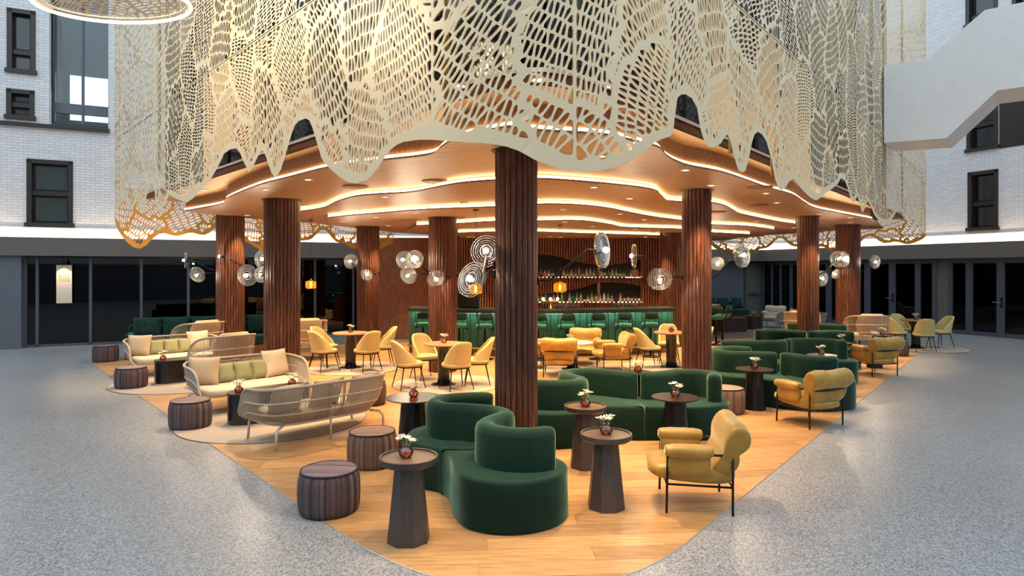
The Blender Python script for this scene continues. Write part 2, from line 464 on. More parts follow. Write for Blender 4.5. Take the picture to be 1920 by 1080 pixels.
def wall_sheet(name, wall, x0, x1, z0, z1, holes, mat, thick=0.3):
    xs = sorted({x0, x1, *[h[0] for h in holes], *[h[1] for h in holes]})
    zs = sorted({z0, z1, *[h[2] for h in holes], *[h[3] for h in holes]})
    mb = MB()
    for i in range(len(xs)-1):
        for j in range(len(zs)-1):
            cx, cz = (xs[i]+xs[i+1])/2, (zs[j]+zs[j+1])/2
            if any(h[0] < cx < h[1] and h[2] < cz < h[3] for h in holes): continue
            mb.add([(xs[i], 0, zs[j]), (xs[i+1], 0, zs[j]), (xs[i+1], 0, zs[j+1]), (xs[i], 0, zs[j+1])], [(0, 1, 2, 3)])
    for a, b, c, d in holes:        # reveals
        mb.add([(a, 0, c), (b, 0, c), (b, 0, d), (a, 0, d), (a, thick, c), (b, thick, c), (b, thick, d), (a, thick, d)],
               [(0, 4, 5, 1), (1, 5, 6, 2), (2, 6, 7, 3), (3, 7, 4, 0)])
    o = mb.build(name, mat, None, False, wall.loc(), wall.rz)
    return tag(o, kind='structure')

SOF0, SOF1, BRICK0 = 2.42, 2.83, 3.15
# the rest of the atrium round the viewer
_pl = (WL.o[0]+WL.e[0]*LS0, WL.o[1]+WL.e[1]*LS0); _pr = (WR.o[0]+WR.e[0]*RS1, WR.o[1]+WR.e[1]*RS1)
for nm, o_, e_, ln_ in (('wall_near_left', (_pl[0], -9.0), (0, 1), _pl[1]+9.0), ('wall_behind', (_pr[0], -9.0), (-1, 0), _pr[0]-_pl[0]), ('wall_near_right', _pr, (0, -1), _pr[1]+9.0)):
    w_ = Wall(o_, e_)
    wall_sheet(nm, w_, 0, ln_, SOF0, TOP, [], M['white_brick'])
    q_ = MB().box(0, ln_, 0, 0.2, 0, SOF0).build(nm+'_base', M['grey_panel'], None, False, w_.loc(), w_.rz); tag(q_, kind='structure')
win_no = [0]
def window(wall, rc, split=0.55, curtain=True, deep=0.16, label=None):
    """dark framed two-part window set into the brick"""
    a, b, c, d = rc; win_no[0] += 1
    root = empty('window_%d' % win_no[0], wall.loc(), wall.rz); tag(root, label, kind='structure')
    fr = MB(); t = 0.11; y0, y1 = -0.03, deep+0.06
    fr.box(a, a+t, y0, y1, c, d); fr.box(b-t, b, y0, y1, c, d); fr.box(a, b, y0, y1, d-t, d); fr.box(a-0.04, b+0.04, y0-0.05, y1, c, c+t*0.9)
    fr.build('window_frame', M['espresso'], root)
    zs = c+(d-c)*(1-split)
    MB().box(a+t, b-t, deep-0.10, deep+0.05, zs-0.06, zs+0.06).build('transom', M['espresso'], root)
    for (z0, z1) in ((c+t, zs-0.06), (zs+0.06, d-t)):
        s = MB(); w = 0.05
        s.box(a+t, a+t+w, deep-0.02, deep+0.03, z0, z1).box(b-t-w, b-t, deep-0.02, deep+0.03, z0, z1).box(a+t+w, b-t-w, deep-0.02, deep+0.03, z0, z0+w).box(a+t+w, b-t-w, deep-0.02, deep+0.03, z1-w, z1)
        s.build('sash', M['black_metal'], root)
        MB().box(a+t+w, b-t-w, deep, deep+0.012, z0+w, z1-w).build('pane', M['window_glass'], root)
    if curtain:
        cm = MB(); n = 46; top = []; bot = []
        for k in range(n+1):
            x = a+t+(b-a-2*t)*k/n; y = deep+0.30+0.035*math.sin(k*1.35)+0.012*math.sin(k*3.1)
            bot.append((x, y, c+t)); top.append((x, y, d-t))
        cm.rings([bot, top], False, False, closed=False)
        cm.build('curtain', M['curtain'], root, True)
    bx = MB(); e = 0.3
    vs = [(a-e, deep+0.07, c-e), (b+e, deep+0.07, c-e), (b+e, deep+0.07, d+e), (a-e, deep+0.07, d+e), (a-e, 1.6, c-e), (b+e, 1.6, c-e), (b+e, 1.6, d+e), (a-e, 1.6, d+e)]
    bx.add(vs, [(0, 1, 5, 4), (1, 2, 6, 5), (2, 3, 7, 6), (3, 0, 4, 7), (4, 5, 6, 7)])
    bx.build('room_behind', M['dark_interior'], root)
    return root

wl1 = WL.rect(50, 137, 300, 425)
wl2 = WL.rect(13, 67, 18, 138)
wl3 = WL.rect(12, 65, 168, 224)
wlg = WL.rect(92, 203, -120, 237)
wall_sheet('wall_left', WL, LS0, LS1, BRICK0, TOP, [wl1, wl2, wl3, wlg], M['white_brick'])
wr1 = WR.rect(1815, 1872, 320, 432)
wr2 = WR.rect(1813, 1872, 192, 282)
wr3 = WR.rect(1874, 1962, 160, 272)
wr4 = WR.rect(1811, 1871, -40, 44)
wr5 = WR.rect(1898, 1960, -40, 30)
wrx = WR.rect(1648, 1672, 436, 448)
wall_sheet('wall_right', WR, RS0, RS1, BRICK0, TOP, [wr1, wr2, wr3, wr4, wr5], M['white_brick'])
window(WL, wl1, 0.50, True, label='dark framed window with pale curtains in the white brick wall')
window(WL, wl2, 0.66, False, label='tall dark upper window at the left edge of the brick wall')
window(WL, wl3, 0.50, True, label='curtained window just above the ledge at the far left')
window(WR, wr1, 0.55, False, label='dark framed window under the stair bridge in the right brick wall')
window(WR, wr2, 0.45, False, label='window seen beneath the bend of the white stair bridge')
window(WR, wr4, 0.80, False, label='window at the top right above the white stair bridge')
window(WR, wr5, 0.80, False, label='window in the top right corner behind the stair parapet')
pl = MB().box(wr3[0], wr3[1], -0.01, 0.04, wr3[2], wr3[3]).build('wall_right_infill', M['espresso'], None, False, WR.loc(), WR.rz); tag(pl, kind='structure')

# ---- glazed corridor high in the left wall, daylight beyond
cor = empty('window_glazed_corridor', WL.loc(), WL.rz); tag(cor, 'tall corridor glazing with bright sky and crane beyond', kind='structure')
cor.name = 'window_8'
a, b, c, d = wlg; mid = WL.at(150)[0]
for x in (a, mid-0.03, b-0.06): MB().box(x, x+0.06, 0.42, 0.52, c, d).build('mullion', M['grey_frame'], cor)
MB().box(a, b, 0.30, 0.52, c, c+0.10).build('sill', M['espresso'], cor)
for x0, x1 in ((a+0.06, mid-0.03), (mid+0.03, b-0.06)): MB().box(x0, x1, 0.46, 0.475, c+0.1, d).build('pane', M['sky_glass'], cor)
_, zb = WL.at(150, 188); _, zt = WL.at(150, 108)
MB().box(a, b, 0.44, 0.52, zb-0.30, zb-0.02).build('spandrel', M['grey_panel'], cor)
back = MB()
x0, x1 = a-1.4, b+0.2
for (p, q, r, s) in ((x0, x1, c-1, zb-0.15), (x0, x1, zt+0.05, d+1), (x0, a+0.10, zb-0.15, zt+0.05), (b+0.0, x1, zb-0.15, zt+0.05)):
    back.box(p, q, 2.1, 2.2, r, s)
back.box(x0, x1, 0.53, 2.2, c-1.0, c-0.9).box(x0, x0+0.05, 0.53, 2.2, c-1, d+1).box(x1-0.05, x1, 0.53, 2.2, c-1, d+1)
back.build('corridor_wall', M['grey_panel'], cor)
led = MB().box(LS0, WL.at(206)[0], -0.10, 0.02, c-0.12, c-0.02).build('trim_1', M['espresso'], None, False, WL.loc(), WL.rz); tag(led, kind='structure')
# crane on the skyline, seen through that window
cr = empty('tower_crane', (-46.0, 78.0, 0)); tag(cr, 'pale green tower crane far outside the corridor window', 'crane')
mast = MB()
for sx in (-0.7, 0.7):
    for sy in (-0.7, 0.7): mast.tube([(sx, sy, 0), (sx, sy, 46)], 0.14, 5)
for k in range(30):
    z = k*1.5; s = 1 if k % 2 else -1
    mast.tube([(-0.7*s, -0.7, z), (0.7*s, -0.7, z+1.5)], 0.09, 4).tube([(-0.7*s, 0.7, z), (0.7*s, 0.7, z+1.5)], 0.09, 4)
mast.build('mast', M['crane_paint'], cr)
MB().tube([(-10, 0, 46), (26, 0, 47)], 0.5, 6).build('jib', M['crane_paint'], cr)
MB().box(-11, -7, -1, 1, 43.5, 46).build('counterweight', M['crane_paint'], cr)

# ---- soffit with light cove at the foot of the brick
for nm, w, s0, s1 in (('left', WL, LS0, LS1+0.4), ('right', WR, RS0-0.4, RS1)):
    o = MB().box(s0, s1, -0.42, 0.3, SOF0, SOF1).build('trim_soffit_'+nm, M['soffit_paint'], None, False, w.loc(), w.rz); tag(o, kind='structure')
    o = MB().box(s0, s1, 0.05, 0.3, SOF1, BRICK0+0.02).box(s0, s1, -0.05, 0.06, BRICK0-0.005, BRICK0+0.03).build('trim_reveal_'+nm, M['white_paint'], None, False, w.loc(), w.rz); tag(o, kind='structure')
    o = MB().box(s0, s1, -0.22, -0.16, SOF1+0.002, SOF1+0.02).build('trim_led_'+nm, M['soffit_led'], None, False, w.loc(), w.rz); tag(o, kind='structure')
    o = MB().box(s0, s1, -0.40, -0.37, SOF1, SOF1+0.07).build('trim_edge_'+nm, M['soffit_paint'], None, False, w.loc(), w.rz); tag(o, kind='structure')

# ---- ground floor glazing, left and back
gl = empty('window_9', WL.loc(), WL.rz); tag(gl, 'long dark glazed shopfront below the brick wall', kind='structure')
edges = [WL.at(x)[0] for x in (48, 70, 170, 265, 353)]
step = edges[4]-edges[3]
while edges[-1] < 17.0: edges.append(edges[-1]+step)
for i, e in enumerate(edges):
    MB().box(e-0.035, e+0.035, -0.03, 0.09, 0.0, SOF0).build('mullion', M['grey_frame'], gl)
    if i+1 < len(edges):
        MB().box(e+0.035, edges[i+1]-0.035, 0.03, 0.045, 0.06, SOF0-0.05).build('pane', M['dark_glass'], gl)
MB().box(edges[0], edges[-1], -0.03, 0.09, 0.0, 0.06).build('sill', M['grey_frame'], gl)
MB().box(edges[0], edges[-1], -0.03, 0.09, SOF0-0.06, SOF0).build('head', M['espresso'], gl)
bx = MB(); e0, e1 = edges[0]-0.2, edges[-1]
bx.add([(e0, 0.1, 0.0), (e1, 0.1, 0.0), (e1, 0.1, 2.6), (e0, 0.1, 2.6), (e0, 4, 0.0), (e1, 4, 0.0), (e1, 4, 2.6), (e0, 4, 2.6)], [(1, 2, 6, 5), (2, 3, 7, 6), (3, 0, 4, 7), (4, 5, 6, 7), (0, 1, 5, 4)])
bx.build('room_behind', M['dark_interior'], gl)
o = MB().box(LS0, edges[0]-0.036, -0.28, 0.3, 0.0, SOF0).build('wall_left_panel', M['grey_panel'], None, False, WL.loc(), WL.rz); tag(o, 'blue grey sliding panel at the far left', kind='structure')
o = MB().box(edges[-1]+0.036, LS1, 0.0, 0.3, 0.0, SOF0).build('wall_back', M['grey_panel'], None, False, WL.loc(), WL.rz); tag(o, 'blue grey back wall beside the bar', kind='structure')
# grey service door beside the corner
dr = empty('door_1', WL.loc(), WL.rz); tag(dr, 'grey service door with a push bar in the back corner', kind='structure')
da, db = WL.at(1397)[0], WL.at(1424)[0]
MB().box(da, db, -0.05, 0.0, 0.0, 2.32).build('door_leaf', M['soffit_paint'], dr)
MB().box(da-0.09, da, -0.07, 0.0, 0.0, 2.4).box(db, db+0.09, -0.07, 0.0, 0.0, 2.4).box(da, db, -0.07, 0.0, 2.32, 2.4).build('door_frame', M['grey_frame'], dr)
MB().box(da+0.08, db-0.08, -0.16, -0.10, 1.02, 1.10).box(da+0.08, da+0.16, -0.10, -0.05, 1.0, 1.12).box(db-0.16, db-0.08, -0.10, -0.05, 1.0, 1.12).build('push_bar', M['steel'], dr)

# ---- glazed doors along the right wall
gr = empty('door_2', WR.loc(), WR.rz); tag(gr, 'row of black glazed doors with grey frames along the right wall', kind='structure')
panes = [(1434, 1447), (1450, 1463), (1466, 1482), (1487, 1550), (1560, 1584), (1588, 1622), (1633, 1668), (1680, 1717), (1727, 1749), None, (1787, 1812), (1825, 1870), (1885, 1930), (1942, 1985)]
prev = RS0
for p in panes:
    if p is None:
        u0, u1 = WR.at(1758)[0], WR.at(1780)[0]
        MB().box(prev, u0, -0.05, 0.08, 0, SOF0).build('jamb', M['grey_frame'], gr)
        MB().box(u0, u1, -0.02, 0.08, 0, SOF0).build('wall_panel', M['soffit_paint'], gr)
        prev = u1; continue
    u0, u1 = WR.at(p[0])[0], WR.at(p[1])[0]
    MB().box(prev, u0, -0.05, 0.08, 0, SOF0).build('jamb', M['grey_frame'], gr)
    MB().box(u0, u1, 0.0, 0.015, 0.12, 2.26).build('pane', M['dark_glass'], gr)
    MB().box(u0, u1, -0.04, 0.06, 0, 0.12).build('bottom_rail', M['grey_frame'], gr)
    MB().box(u0, u1, -0.04, 0.06, 2.26, SOF0).build('top_rail', M['grey_frame'], gr)
    prev = u1
MB().box(prev, RS1, -0.05, 0.08, 0, SOF0).build('jamb', M['grey_frame'], gr)
bx = MB(); e0, e1 = RS0, RS1
bx.add([(e0, 0.1, 0.0), (e1, 0.1, 0.0), (e1, 0.1, 2.6), (e0, 0.1, 2.6), (e0, 4, 0.0), (e1, 4, 0.0), (e1, 4, 2.6), (e0, 4, 2.6)], [(1, 2, 6, 5), (2, 3, 7, 6), (3, 0, 4, 7), (4, 5, 6, 7), (0, 1, 5, 4)])
bx.build('room_behind', M['dark_interior'], gr)
for px in (1676, 1880):
    u = WR.at(px)[0]
    hp = MB().cbox((u, -0.06, 1.06), (0.06, 0.02, 0.32), 0.008).build('handle_plate', M['black_metal'], gr)
    MB().tube([(u, -0.05, 1.06), (u, -0.12, 1.06), (u-0.22, -0.12, 1.06)], 0.014, 6).build('lever', M['steel'], hp)

# ---- oak floor island under the canopy, plank by plank
tip = []
for k in range(13):
    t = k/12; tip.append(((1-t)**2*-1.3+2*t*(1-t)*0.12+t*t*1.3, (1-t)**2*4.95+2*t*(1-t)*3.32+t*t*4.8))
WOOD = tip + [(9.9, 15.6), (9.6, 17.6), (5.5, 19.6), (-1.0, 19.0), (-8.4, 15.8), (-9.2, 14.0)]
def clip_wood(poly):
    n = len(WOOD)
    for i in range(n):
        a, b2 = WOOD[i], WOOD[(i+1) % n]
        poly = clip_half(poly, a[0], a[1], -(b2[1]-a[1]), b2[0]-a[0])
        if len(poly) < 3: return []
    return poly
wf = empty('floor_oak', (0, 0, 0)); wf.name = 'floor_oak'; tag(wf, 'honey oak plank floor island under the canopy', kind='structure')
PA = math.radians(4.0); pc, ps = math.cos(PA), math.sin(PA)
planks = []
PW, PL_ = 0.21, 2.1
for i in range(-2, 100):
    off = random.uniform(0, PL_)
    for j in range(-8, 9):
        u0, v0 = j*PL_+off, 3.0+i*PW
        q = [(u0+0.0015, v0+0.0015), (u0+PL_-0.0015, v0+0.0015), (u0+PL_-0.0015, v0+PW-0.0015), (u0+0.0015, v0+PW-0.0015)]
        q = clip_wood([(x*pc-y*ps, x*ps+y*pc) for x, y in q])
        if len(q) < 3 or abs(area2(q)) < 0.004: continue
        cx = sum(p[0] for p in q)/len(q); cy = sum(p[1] for p in q)/len(q)
        planks.append((abs(area2(q))/cy**3, cx, cy, q))
planks.sort(key=lambda p: -p[0])
rest = MB()
for k, (_, cx, cy, q) in enumerate(planks):
    if k < 300:
        z = -0.0006*random.random()
        o = MB().prism([(x-cx, y-cy) for x, y in q], -0.012, z).build('plank', M['oak'], wf, False, (cx, cy, 0))
        # grain follows the plank
        o.rotation_euler = (0, 0, 0)
    else:
        rest.prism(q, -0.012, 0.0)
o = rest.build('planks_far', M['oak'], wf); tag(o, kind='stuff')
edge = [Vector((p[0], p[1], -0.003)) for p in WOOD]
tr = MB().tube(edge, 0.006, 5, closed=True).build('trim_2', M['metal_trim']); tag(tr, kind='structure')

# ================================================================== CANOPY GEOMETRY
C0 = Vector((0.235, 3.90)); LD = Vector((-0.678, 0.735)); RD = Vector((0.63, 0.777))
LC = C0+LD*12.5; RC = C0+RD*18.5
HJ = 4.68
def fillet(c, d0, d1, t, n=14):
    a, b2 = c+d0*t, c+d1*t
    return [(1-k/n)**2*a+2*(k/n)*(1-k/n)*c+(k/n)**2*b2 for k in range(n+1)]
path = [LC+RD*7.6] + fillet(LC, RD, -LD, 0.6, 8) + fillet(C0, LD, RD, 1.45, 16) + fillet(RC, -RD, LD, 0.6, 8) + [RC+LD*8.2]
PX = np.array([p.x for p in path]); PY = np.array([p.y for p in path])
SEG = np.hypot(np.diff(PX), np.diff(PY)); CU = np.concatenate([[0], np.cumsum(SEG)])
iF = 1+9+8                    # middle of the front fillet
U0 = CU[iF]
CU = CU-U0
iL0, iR1 = 1+4, 1+9+17+4      # corner middles
UL, UR = CU[iL0], CU[iR1]
def pos(u):
    return np.interp(u, CU, PX), np.interp(u, CU, PY)
uu = np.linspace(UL, UR, 4000); ux, uy = pos(uu); ur = ux/uy
ordr = np.argsort(ur)
def u_of_px(px): return float(np.interp((px-960)/FPX, ur[ordr], uu[ordr]))

HEM = [(213,400),(225,385),(233,373),(241,386),(248,393),(253,383),(257,370),(262,388),(267,402),(272,385),(279,345),(284,340),(289,352),(293,385),(300,397),(308,385),(317,365),(333,374),(350,380),(362,372),(380,350),(393,340),(410,310),(420,288),(432,280),(443,278),(450,287),(457,304),(467,323),(474,315),(480,300),(487,287),(492,283),(497,290),(503,307),(509,324),(515,332),(521,328),(527,317),(537,285),(547,250),(553,235),(560,227),(573,222),(580,226),(586,240),(597,277),(603,297),(612,310),(623,320),(640,334),(655,342),(668,343),(687,338),(700,326),(710,313),(722,294),(733,280),(745,271),(757,266),(785,262),(810,262),(845,265),(880,267),(905,268),(930,271),(950,275),(973,283),(1007,302),(1047,316),(1080,322),(1105,322),(1127,320),(1150,315),(1167,309),(1190,297),(1207,286),(1227,268),(1240,261),(1256,256),(1262,248),(1266,215),(1270,186),(1277,177),(1286,177),(1297,184),(1307,202),(1313,240),(1320,264),(1327,274),(1335,277),(1345,274),(1353,267),(1359,256),(1364,253),(1369,262),(1375,288),(1383,315),(1388,322),(1393,323),(1398,319),(1403,303),(1410,267),(1415,252),(1421,247),(1429,252),(1437,265),(1447,300),(1453,335),(1460,354),(1467,357),(1474,350),(1480,340),(1487,335),(1495,343),(1507,359),(1520,371),(1530,376),(1540,370),(1550,360),(1560,354),(1570,346),(1577,334),(1584,338),(1590,354),(1595,373),(1600,380),(1605,373),(1608,367),(1612,384),(1617,400),(1622,390),(1627,376),(1632,386),(1640,404),(1650,416),(1661,420),(1672,412),(1680,398),(1687,390),(1694,402),(1703,420),(1708,412),(1713,402),(1720,420),(1727,433),(1734,438),(1740,440)]
hu, hh = [], []
for x, y in HEM:
    u = u_of_px(x); _, d = pos(u)
    hu.append(u); hh.append(EYE+(HOR-y)*float(d)/FPX)
# the rear flanks behind the corners
ul = np.linspace(CU[0], UL-0.25, 60); ur2 = np.linspace(UR+0.25, CU[-1], 60)
def rear_hem(t): return 2.80-0.17*np.sin(t*2.1+0.6)-0.10*np.sin(t*4.7)+0.06*np.sin(t*9.1)
hu = list(ul)+hu+list(ur2); hh = list(rear_hem(UL-ul))+hh+list(rear_hem(ur2-UR+0.8))
hu, hh = np.array(hu), np.array(hh); o_ = np.argsort(hu); hu, hh = hu[o_], hh[o_]
def hem(u): return np.interp(u, hu, hh)

# ---- wing-like perforation: elongated cells laid in rows inside big leaf shapes
MAC = []
def macros():
    r = random.Random(5)
    u = CU[0]-1
    k = 0
    while u < CU[-1]+1:
        v = 2.2+(0.55 if k % 2 else 0)
        while v < 10.5:
            MAC.append((u+r.uniform(-.18, .18), v+r.uniform(-.22, .22), r.uniform(-0.75, 0.75), r.choice((0, 0, 1)), r.uniform(0.85, 1.25)))
            v += 1.05
        u += 0.72; k += 1
macros()
MA = np.array(MAC)
def macro_of(P):
    # leaf shapes are taller than wide
    best = np.full(len(P), 1e9); idx = np.zeros(len(P), int)
    for i, (mu, mv, *_r) in enumerate(MAC):
        s = np.abs(P[:, 0]-mu) < 2.0
        if not s.any(): continue
        d = ((P[:, 0]+0.10*np.sin(P[:, 1]*4.1+mu)-mu)/0.66)**2+((P[:, 1]+0.08*np.sin(P[:, 0]*5.3)-mv)/1.15)**2
        b = d < best; best[b] = d[b]; idx[b] = i
    return idx
def seeds_in(u0, u1, v0, v1, k=1.0):
    out = []
    for i, (mu, mv, ang, typ, sc) in enumerate(MAC):
        if mu < u0-1.1 or mu > u1+1.1 or mv < v0-1.4 or mv > v1+1.4: continue
        a, b2 = 0.122*sc*k, 0.047*sc*k
        ca, sa = math.cos(ang+(0 if typ else PI/2*0.96)), math.sin(ang+(0 if typ else PI/2*0.96))
        rr = random.Random(i*17+3); pts = []
        R = 1.35; nb = int(R/b2); na = int(R/a)
        for p in range(-nb, nb+1):
            for q in range(-na, na+1):
                x = q*a; y = (p+((q*0.618+0.3*i) % 1.0))*b2
                y += 0.16*math.sin(x*1.9+i)
                x += 0.5*y*y*(1 if i % 2 else -1)*0.45+0.10*y*x      # bent, fanning rows
                x += rr.uniform(-.07, .07)*a; y += rr.uniform(-.13, .13)*b2
                pts.append((mu+x*ca-y*sa, mv+x*sa+y*ca))
        P = np.array(pts); P = P[(P[:, 0] > u0) & (P[:, 0] < u1) & (P[:, 1] > v0) & (P[:, 1] < v1)]
        if len(P) == 0: continue
        own = macro_of(P); P = P[own == i]
        if len(P): out.append(np.column_stack([P, np.full(len(P), i)]))
    return np.concatenate(out) if out else np.zeros((0, 3))

def perforated(u0, u1, v0, v1, use_hem, place, k=1.0, depth=0.0, rib=0.0085, vein=0.030, rim_w=0.036, hem_fn=None, inside=None):
    """perforated sheet over a panel: returns an MB; place(u, v) -> xyz"""
    S = seeds_in(u0+0.012, u1-0.012, v0+0.012, v1-0.012, k)
    hb = []; ho = []
    if use_hem:
        lo = hem_fn(S[:, 0]); S = S[S[:, 1] > lo+0.01]
        us = np.linspace(u0, u1, max(8, int((u1-u0)/0.006)))
        hv = hem_fn(us)
        # walk the hem at even spacing
        seg = np.hypot(np.diff(us), np.diff(hv)); cl = np.concatenate([[0], np.cumsum(seg)])
        n = max(4, int(cl[-1]/0.045)); t = (np.arange(n)+0.5)/n*cl[-1]
        hx, hy = np.interp(t, cl, us), np.interp(t, cl, hv)
        e = 0.02
        tx, ty = np.interp(t+e, cl, us)-np.interp(t-e, cl, us), np.interp(t+e, cl, hv)-np.interp(t-e, cl, hv)
        l = np.hypot(tx, ty)+1e-9; nx, ny = -ty/l, tx/l
        hb = np.column_stack([hx+nx*rim_w, hy+ny*rim_w]); ho = np.column_stack([hx-nx*rim_w, hy-ny*rim_w])
        ok = (hb[:, 0] > u0+0.006) & (hb[:, 0] < u1-0.006) & (hb[:, 1] < v1-0.01) & (hb[:, 1] > hem_fn(hb[:, 0]))
        hb, ho = hb[ok], ho[ok]
        if len(hb) and len(S):
            dd = np.min(np.hypot(S[:, None, 0]-hb[None, :, 0], S[:, None, 1]-hb[None, :, 1]), axis=1); S = S[dd > rim_w*1.25]
    pts = [(p[0], p[1]) for p in S]; mac = [int(p[2]) for p in S]; live = len(pts)
    nb = 0
    if len(hb):
        pts += [tuple(p) for p in hb]; nb = len(hb)
    real = len(pts)
    own = np.array(pts)
    w = 0.22
    for ax, val, sgn in ((0, u0, 1), (0, u1, -1), (1, v0, 1), (1, v1, -1)):
        if ax == 1 and val == v0 and use_hem: continue
        s = own[np.abs(own[:, ax]-val) < w].copy(); s[:, ax] = 2*val-s[:, ax]; pts += [tuple(p) for p in s]
    if len(ho): pts += [tuple(p) for p in ho]
    V = [Vector(p) for p in pts]
    res = mgeo.delaunay_2d_cdt(V, [], [], 0, 1e-7, True)
    P2 = np.array([(p.x, p.y) for p in res[0]]); T = np.array([t for t in res[2] if len(t) == 3])
    # circumcentres
    A, B, Cc = P2[T[:, 0]], P2[T[:, 1]], P2[T[:, 2]]
    dd = 2*(A[:, 0]*(B[:, 1]-Cc[:, 1])+B[:, 0]*(Cc[:, 1]-A[:, 1])+Cc[:, 0]*(A[:, 1]-B[:, 1])); dd[np.abs(dd) < 1e-12] = 1e-12
    a2, b2, c2 = (A**2).sum(1), (B**2).sum(1), (Cc**2).sum(1)
    CX = (a2*(B[:, 1]-Cc[:, 1])+b2*(Cc[:, 1]-A[:, 1])+c2*(A[:, 1]-B[:, 1]))/dd
    CY = (a2*(Cc[:, 0]-B[:, 0])+b2*(A[:, 0]-Cc[:, 0])+c2*(B[:, 0]-A[:, 0]))/dd
    orig = [(o[0] if len(o) else -1) for o in res[3]]
    inc = {}
    for ti, t in enumerate(T):
        for v in t: inc.setdefault(int(v), []).append(ti)
    quads = []; tris = []; verts = []
    for vi, ts in inc.items():
        oi = orig[vi]
        if oi < 0 or oi >= real: continue
        sx, sy = P2[vi]
        ts = sorted(ts, key=lambda ti: math.atan2(T_c[ti][1]-sy, T_c[ti][0]-sx)) if False else sorted(ts, key=lambda ti: math.atan2((A[ti][1]+B[ti][1]+Cc[ti][1])/3-sy, (A[ti][0]+B[ti][0]+Cc[ti][0])/3-sx))
        poly = [(float(CX[ti]), float(CY[ti])) for ti in ts]
        if len(poly) < 3: continue
        if max(max(abs(p[0]-sx), abs(p[1]-sy)) for p in poly) > 0.30: continue
        solid = oi >= live
        if inside is not None and not inside(sx, sy): continue
        n = len(verts)
        hole = None
        if not solid:
            mi = mac[oi]; hole = poly
            for i in range(len(poly)):
                a, b3 = poly[i], poly[(i+1) % len(poly)]
                # neighbour across this edge: shared vertex of the two triangles other than vi
                s1 = set(T[ts[i]]); s2 = set(T[ts[(i+1) % len(ts)]]); sh = [q for q in s1 & s2 if q != vi]
                off = rib
                if sh:
                    on = orig[sh[0]]
                    if 0 <= on < live:
                        if mac[on] != mi: off = vein
                    else: off = rib*1.3
                ex, ey = b3[0]-a[0], b3[1]-a[1]; l = math.hypot(ex, ey)
                if l < 1e-6: continue
                nx, ny = -ey/l, ex/l
                hole = clip_half(hole, a[0]+nx*off, a[1]+ny*off, nx, ny)
                if len(hole) < 3: hole = None; break
            if hole is not None and area2(hole) < 0.00022: hole = None
        if hole is None:
            verts += poly; tris.append(tuple(range(n, n+len(poly)))); continue
        # round the corners
        h2 = []
        m = len(hole)
        for i in range(m):
            a, b3 = hole[i], hole[(i+1) % m]
            h2.append((a[0]*0.72+b3[0]*0.28, a[1]*0.72+b3[1]*0.28)); h2.append((a[0]*0.28+b3[0]*0.72, a[1]*0.28+b3[1]*0.72))
        cx = sum(p[0] for p in h2)/len(h2); cy = sum(p[1] for p in h2)/len(h2)
        ao = sorted((math.atan2(p[1]-cy, p[0]-cx), i) for i, p in enumerate(poly)); ai = sorted((math.atan2(p[1]-cy, p[0]-cx), i) for i, p in enumerate(h2))
        verts += poly+h2; no_, ni = len(poly), len(h2)
        io = ii = 0; co_, ci = 0, 0
        # stitch the two rings by angle
        while co_ < no_ or ci < ni:
            o0 = ao[io % no_][1]; i0 = ai[ii % ni][1]
            nxo = ao[(io+1) % no_][0]+(2*PI if io+1 >= no_ else 0); nxi = ai[(ii+1) % ni][0]+(2*PI if ii+1 >= ni else 0)
            if ci >= ni or (co_ < no_ and nxo <= nxi):
                o1 = ao[(io+1) % no_][1]; tris.append((n+o0, n+o1, n+no_+i0)); io += 1; co_ += 1
            else:
                i1 = ai[(ii+1) % ni][1]; tris.append((n+o0, n+no_+i1, n+no_+i0)); ii += 1; ci += 1
        if depth > 0: quads.append((n+no_, ni, [i for _, i in ai]))
    VV = np.array(verts)
    xyz = place(VV[:, 0], VV[:, 1])
    mb = MB(); mb.v = [tuple(p) for p in xyz.tolist()]; mb.f = tris; mb.m = [0]*len(tris)
    if depth > 0 and quads:
        back = place(VV[:, 0], VV[:, 1], depth).tolist(); base = len(mb.v)
        for st, ni, order in quads:
            b0 = len(mb.v)
            mb.v += [tuple(back[st+i]) for i in order]
            for k2 in range(ni):
                mb.f.append((st+order[k2], st+order[(k2+1) % ni], b0+(k2+1) % ni, b0+k2)); mb.m.append(0)
    return mb

def on_path(u, v, depth=0.0):
    x, y = pos(u)
    if depth:
        x2, y2 = pos(u+0.01); x1, y1 = pos(u-0.01); tx, ty = x2-x1, y2-y1; l = np.hypot(tx, ty)+1e-9
        x, y = x-ty/l*depth, y+tx/l*depth
    return np.column_stack([x, y, v])

